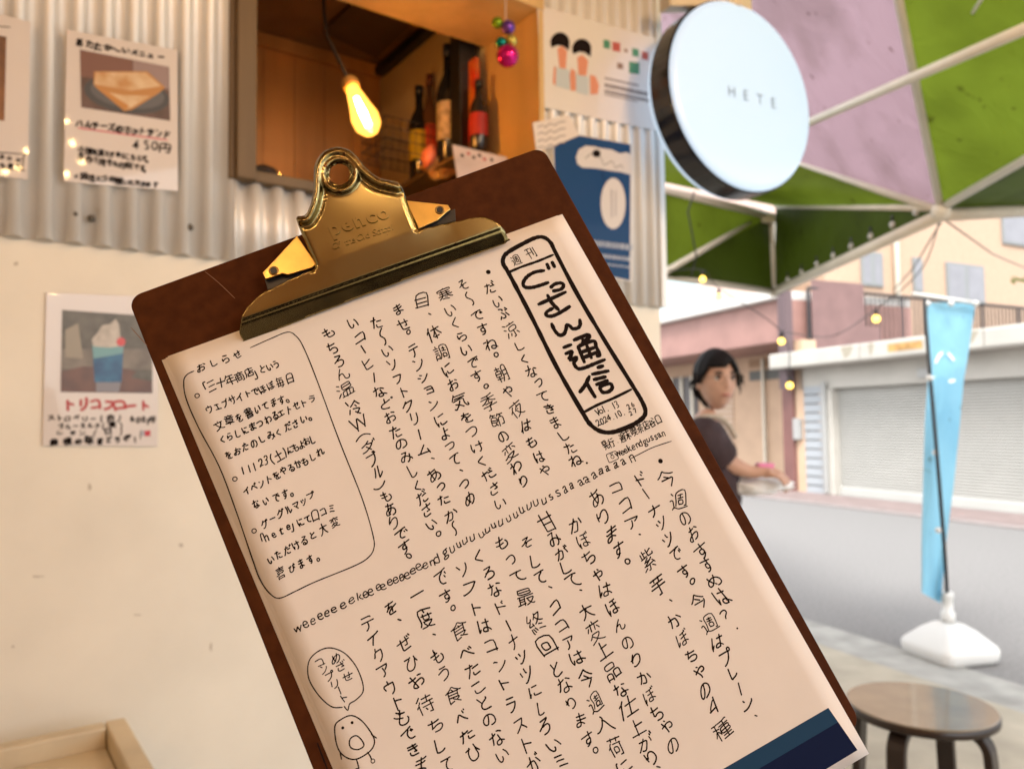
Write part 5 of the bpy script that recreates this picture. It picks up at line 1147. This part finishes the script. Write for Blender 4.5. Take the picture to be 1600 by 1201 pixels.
# ------------------------------------------------------------------ person in the street
pc = at(1120, 596, 3.15); HX, HY, HZ = pc.x, pc.y, pc.z
fa = R(-12); bf = Vector((math.cos(fa), math.sin(fa), 0)); bl_ = Vector((-bf.y, bf.x, 0))       # body front / left
ha = R(-80); hf = Vector((math.cos(ha), math.sin(ha), 0)); hl = Vector((-hf.y, hf.x, 0))
pr = thing('person', (HX - .06, HY, 0), 'person with short black hair in a dark smock standing in the lane, looking right', 'person')
PB = Vector((HX, HY, 0)) - bf * .055
def pp(f, l, z): return PB + bf * f + bl_ * l + Z * z
def skin_mesh(chains, name):
    """chains: lists of (point, radius); equal points are shared; one Skin surface"""
    vs = []; rr = []; es = []; idx = {}
    for ch in chains:
        prev = None
        for p, r_ in ch:
            key = tuple(round(c, 4) for c in p)
            if key not in idx: idx[key] = len(vs); vs.append(p); rr.append(r_)
            i = idx[key]
            if prev is not None and prev != i: es.append((prev, i))
            prev = i
    me = bpy.data.meshes.new(name); me.from_pydata([tuple(v) for v in vs], es, []); o = bpy.data.objects.new(name, me); C.objects.link(o)
    sk = o.modifiers.new('skin', 'SKIN')
    for i, r_ in enumerate(rr):
        r2_ = r_ if isinstance(r_, tuple) else (r_, r_); me.skin_vertices[0].data[i].radius = r2_
    me.skin_vertices[0].data[0].use_root = True; sk.use_smooth_shade = True
    ss = o.modifiers.new('sub', 'SUBSURF'); ss.levels = ss.render_levels = 2
    dg = bpy.context.evaluated_depsgraph_get(); ev = o.evaluated_get(dg); m2 = bpy.data.meshes.new_from_object(ev); bpy.data.objects.remove(o)
    return m2
SHD = HZ - .185; sh_z = SHD - .02; hip = SHD - .50
kn_ = .45 * (hip + .02); 
Sr, Slf = pp(-.01, -.165, sh_z - .02), pp(-.01, .165, sh_z - .02)
el_r = at(1136, 722, 3.02); wr_r = at(1172, 738, 3.0); hd_r = at(1188, 738, 2.99)
el_l = pp(.06, .21, hip + .20); wr_l = at(1176, 752, 3.16)
pel = pp(0, 0, hip); wst = pp(.0, 0, hip + .16); chs = pp(.0, 0, SHD - .12); nkb = pp(-.01, 0, SHD + .02)
nk = Vector((HX, HY, 0)) - hf * .03 + Z * (HZ - .115); 
torso = [(pel, .115), (wst, .105), (chs, .12), (nkb, .062), (nk, .05)]
def legc(s): h = pp(0, s * .085, hip - .04); return [(pel, .115), (h, .082), (pp(.015, s * .09, kn_), .058), (pp(-.02, s * .09, kn_ * .55), .05), (pp(-.03, s * .09, .075), .034)]
armr = [(chs, .12), (Sr, .052), (el_r + (Sr - el_r) * .5, .044), (el_r, .038), ((el_r + wr_r) / 2, .036), (wr_r, .026)]
arml = [(chs, .12), (Slf, .052), (el_l + (Slf - el_l) * .5, .044), (el_l, .038), ((el_l + wr_l) / 2, .036), (wr_l, .026)]
def hand(w, d, palm_up, spread):
    d = d.normalized(); s = d.cross(palm_up).normalized(); k = d * .045; out = [[(w, .026), (w + d * .03, .024), (w + d * .075, .022)]]
    for i, (o_, L1) in enumerate(((-.030, .062), (-.010, .074), (.010, .07), (.028, .055))):
        a = w + d * .078 + s * o_; b1 = a + d * L1 * .45 - palm_up * .006; b2 = b1 + d * L1 * .3 - palm_up * .018; b3 = b2 + d * L1 * .22 - palm_up * .022
        out.append([(w + d * .075, .022), (a, .0105), (b1, .0098), (b2, .009), (b3, .0078)])
    a = w + d * .03 + s * -.032; out.append([(w + d * .03, .024), (a + d * .008, .0125), (a + d * .032 - s * .014 - palm_up * .008, .011), (a + d * .055 - s * .012 - palm_up * .018, .009)])
    return out
chains = [torso, legc(1), legc(-1), armr, arml] + hand(wr_r, hd_r - wr_r, Vector((0, -.3, .95)), 1) + hand(wr_l, Vector((.95, -.2, .05)), Vector((0, -.3, .95)), 1)
for s in (1, -1): a = pp(-.03, s * .09, .075); chains.append([(a, .034), (pp(.05, s * .095, .05), .038), (pp(.13, s * .10, .035), .032)])
bmesh_ = skin_mesh(chains, 'body')
bm = bmesh.new(); bm.from_mesh(bmesh_)
hc = Vector((HX, HY, HZ))
def hp(f, l, z): return hc + hf * f + hl * l + Z * z
def headshape(n=40, grow=0.0):
    vs = []; fs = []; m_ = n // 2
    for i in range(m_ + 1):
        th = math.pi * i / m_; ct_, st2 = math.cos(th), math.sin(th)
        for k in range(n):
            g = 2 * math.pi * k / n; x, y, z = st2 * math.cos(g), st2 * math.sin(g), ct_
            jaw = max(0, -z); wx = .092 - .022 * jaw ** 1.5; wy = .073 - .024 * jaw ** 1.4
            X = x * wx + (.012 * jaw if x > -.2 else .0) - .010 * (1 if z > 0 else 0) * (1 - abs(x)) ; Y = y * wy; Zz = z * .115
            if x > .3:                           # face planes: brow, eye sockets, cheeks, lips, chin
                fw_ = (x - .3) / .7; ay = abs(Y)
                X += fw_ * (.004 * math.exp(-((Zz - .028) / .012) ** 2) - .007 * math.exp(-((Zz - .008) / .012) ** 2) * math.exp(-((ay - .031) / .014) ** 2) + .003 * math.exp(-((Zz + .02) / .016) ** 2) * math.exp(-((ay - .038) / .014) ** 2))
                X += fw_ * math.exp(-(Y / .011) ** 2) * (.017 * math.exp(-((Zz + .022) / .013) ** 2) + .009 * math.exp(-((Zz + .003) / .018) ** 2))
                X += fw_ * math.exp(-(Y / .022) ** 2) * (.005 * math.exp(-((Zz + .052) / .007) ** 2) + .005 * math.exp(-((Zz + .064) / .007) ** 2) + .006 * math.exp(-((Zz + .092) / .014) ** 2))
            vs.append(hp(X * (1 + grow), Y * (1 + grow), Zz * (1 + grow)))
    for i in range(m_):
        for k in range(n): fs.append((i * n + k, (i + 1) * n + k, (i + 1) * n + (k + 1) % n, i * n + (k + 1) % n))
    return vs, fs
hv, hfc = headshape(64)
for vlist, flist in ((hv, hfc),):
    bv = [bm.verts.new(v) for v in vlist]
    for f in flist:
        try: bm.faces.new([bv[i] for i in f])
        except ValueError: pass
for s in (1, -1):                                   # ears
    e = MB().ball((0, 0, 0), 1, 14); bv = [bm.verts.new(hp(-.008 + v[0] * .018, s * (.071 + v[1] * .010) + (.006 * s if v[0] < 0 else 0), -.004 + v[2] * .031)) for v in e.v]
    for f in e.f: bm.faces.new([bv[i] for i in f])
bmesh.ops.remove_doubles(bm, verts=bm.verts[:], dist=1e-5)
me = bpy.data.meshes.new('body'); bm.to_mesh(me); bm.free()
skin_m = mat('skin', (.55, .33, .24), .5, var=.08, scale=20); skin_m.node_tree.nodes['Principled BSDF'].inputs['Subsurface Weight'].default_value = .0
body = link('body', me, skin_m, pr, True)
rm = body.modifiers.new('remesh', 'REMESH'); rm.mode = 'VOXEL'; rm.voxel_size = .0042; rm.use_smooth_shade = True
s2 = body.modifiers.new('smooth', 'SMOOTH'); s2.iterations = 2; s2.factor = .5
# hair: cap of short black hair with side locks
hair = MB(); hv2, hf2 = headshape(64, 0)
hv3 = []
for v in hv2:
    d = v - hc; f, l, z = d.dot(hf), d.dot(hl), d.z; g = 1.24 + .04 * math.sin(l * 130 + z * 60) * .5 + .03 * math.sin(f * 170); hv3.append(hc + hf * (f * g - .004) + hl * (l * g) + Z * (z * 1.16 + .006))
keep = []
for f in hf2:
    c_ = sum((hv2[i] for i in f), Vector()) / 4 - hc; F_, L_2, z_ = c_.dot(hf), abs(c_.dot(hl)), c_.z
    sl_ = c_.dot(hl)
    lim = -.09 if F_ < -.030 else (.024 if F_ < .006 else (-.012 if F_ < .022 else (-.012 + (F_ - .022) / .04 * .062 if F_ < .062 else .050)))
    if sl_ > .03 and F_ > .0: lim = min(lim, -.02 + max(0, F_ - .045) * 2.2)
    if F_ > .05: lim += .010 * math.sin(sl_ * 75)
    if z_ > lim: keep.append(f)
hair.add(hv3, keep); ho = hair.build('hair', mat('black hair', (.008, .006, .006), .62, bump=.8, bscale=90, spec=.15), pr, True); sol = ho.modifiers.new('solid', 'SOLIDIFY'); sol.thickness = .012; sol.offset = -1
m = MB()
low = [f for f in keep if (hv2[f[0]] - hc).z < .03]
for k in range(60):                                # loose tufts break the outline
    i = rnd.choice(low)[0]; p = hv3[i]; d = (p - hc).normalized(); t = (Z * -1 - d * (-d.z)).normalized() if abs(d.z) < .95 else hf; L1 = rnd.uniform(.025, .05)
    m.tube([p - d * .006, p + d * .006 + t * L1 * .5, p + d * .004 + t * L1], [.0045, .004, .0008], 5)
m.build('hair_tufts', bpy.data.materials['black hair'], pr, True)
m = MB()
for s in (1, -1):
    m.ball(hp(.083 - .012, s * .031, .010), .0125, 14)
m.build('eyes', mat('eye white', (.6, .56, .52), .2), pr, True)
m = MB()
for s in (1, -1): m.ball(hp(.083 - .0005, s * .031, .010), .0066, 10)
m.build('irises', M_['black'], pr, True)
m = MB()
for s in (1, -1): m.tube([hp(.090, s * .016, .028), hp(.091, s * .030, .034), hp(.080, s * .046, .030)], [.0038, .0048, .0025], 6)
for s in (1, -1): m.tube([hp(.084, s * .018, .013), hp(.090, s * .031, .021), hp(.080, s * .045, .014)], [.0018, .0026, .0018], 6)
m.build('eyebrows', bpy.data.materials['black hair'], pr, True)
m = MB(); m.tube([hp(.080, -.022, -.058), hp(.090, 0, -.057), hp(.080, .022, -.058)], [.0025, .006, .0025], 8); m.build('lips', mat('lip', (.42, .15, .12), .4), pr, True)
gl_ = MB()
for s in (1, -1): gl_.tube([hp(.106, s * .032, .008) + hl * (.022 * math.cos(a)) + Z * (.020 * math.sin(a)) - hf * (.006 * abs(math.cos(a)) * (1 if s * math.cos(a) > 0 else 0)) for a in [2 * math.pi * k / 20 for k in range(21)]], .0009, 6)
gl_.tube([hp(.108, -.011, .012), hp(.111, 0, .015), hp(.108, .011, .012)], .0009, 6)
for s in (1, -1): gl_.tube([hp(.100, s * .054, .012), hp(.05, s * .078, .012), hp(-.012, s * .082, .006)], .0009, 6)
gl_.build('spectacles', mat('thin metal frame', (.2, .16, .12), .3, .8), pr, True)
# clothes
def cloth(name, sections, tubes, m_, vox=.009):
    """garment: elliptical torso sections (centre, side radius, depth radius) joined with limb tubes into one surface"""
    mb = MB(); n = 28; vs = []
    for c_, rl, rf in sections:
        for k in range(n):
            g = 2 * math.pi * k / n; vs.append(c_ + bl_ * rl * math.cos(g) + bf * rf * math.sin(g))
    fs = [(i * n + k, i * n + (k + 1) % n, (i + 1) * n + (k + 1) % n, (i + 1) * n + k) for i in range(len(sections) - 1) for k in range(n)] + [tuple(range(n)), tuple(range((len(sections) - 1) * n, len(sections) * n))]
    mb.add(vs, fs)
    for p_, r_ in tubes: mb.tube(smooth_line(p_, 4), [r_[0] + (r_[-1] - r_[0]) * k / (4 * (len(p_) - 1)) for k in range(4 * (len(p_) - 1) + 1)], 16)
    o = mb.build(name, m_, pr, True); r_ = o.modifiers.new('remesh', 'REMESH'); r_.mode = 'VOXEL'; r_.voxel_size = vox; r_.use_smooth_shade = True
    s_ = o.modifiers.new('smooth', 'SMOOTH'); s_.iterations = 6; s_.factor = .5
    tx = bpy.data.textures.new('folds', 'CLOUDS'); tx.noise_scale = .09; d_ = o.modifiers.new('folds', 'DISPLACE'); d_.texture = tx; d_.strength = .022; d_.mid_level = .5; d_.texture_coords = 'GLOBAL'
    return o
sl = lambda S, e: [S + Vector((0, 0, .01)) + (pp(0, 0, S.z) - S) * .35, S + Vector((0, 0, .004)), S + (e - S) * .5, S + (e - S) * .86]
cloth('smock', [(pp(0, 0, hip - .10), .185, .155), (pp(0, 0, hip + .1), .165, .135), (pp(0, 0, SHD - .2), .175, .14), (pp(0, 0, SHD - .07), .165, .12), (pp(-.01, 0, SHD - .005), .115, .09), (pp(-.01, 0, SHD + .035), .072, .068)],
      [(sl(Sr, el_r), (.075, .066)), (sl(Slf, el_l), (.075, .066))], mat('dark plum cloth', (.040, .020, .024), .8, var=.25, scale=14, bump=.4, bscale=40))
m = MB()
cl = [pp(-.135, -.13, SHD - .14), pp(-.10, -.135, SHD - .06), pp(-.04, -.125, SHD + .02), pp(.03, -.10, SHD + .035), pp(.08, -.07, SHD + .01), pp(.115, -.05, SHD - .05)]
m.tube(smooth_line([p + Vector((0, -.012, .008)) for p in cl], 5), .011, 8); m.build('pale_strap', mat('pale strap', (.42, .36, .29), .8), pr, True)
cloth('trousers', [(pp(0, 0, hip - .16), .15, .115), (pp(0, 0, hip - .05), .165, .13), (pp(0, 0, hip + .06), .15, .12)],
      [([pp(0, s_ * .085, hip - .1), pp(.015, s_ * .09, kn_), pp(-.03, s_ * .09, .09)], (.092, .068)) for s_ in (1, -1)], mat('pale grey trousers', (.45, .46, .50), .8, bump=.3, bscale=30))
for s in (1, -1): MB().tube([pp(-.075, s * .09, .030), pp(-.02, s * .09, .048), pp(.06, s * .096, .042), pp(.15, s * .10, .028), pp(.17, s * .10, .024)], [.022, .044, .044, .034, .012], 12).build('shoe', M_['black'], pr, True)
# crumpled white bag and pink packet in the hands
bgc = at(1182, 758, 3.09); bm = bmesh.new(); bmesh.ops.create_icosphere(bm, subdivisions=4, radius=1)
from mathutils import noise
for v in bm.verts:
    n_v = noise.noise(v.co * 2.2) * .35 + noise.noise(v.co * 6) * .12; c_ = v.co * (1 + n_v); v.co = bgc + Vector((c_.x * .135, c_.y * .07, c_.z * .036))
me = bpy.data.meshes.new('white_bag'); bm.to_mesh(me); bm.free(); o = link('white_bag', me, mat('white plastic bag', (.85, .85, .84), .4), None, True); tag(o, 'crumpled white plastic bag held at waist height by the person', 'bag')
pk = at(1198, 728, 3.0); m = MB(); m.slab([pk + right * x + Z * z for x, z in ((-.035, -.014), (.03, -.010), (.034, .010), (-.03, .012))], Vector((0, .05, 0))); o = m.build('pink_packet', mat('bright pink wrap', (.75, .22, .42), .45), bevel=.006); tag(o, 'bright pink packet in the hand of the person', 'packet')
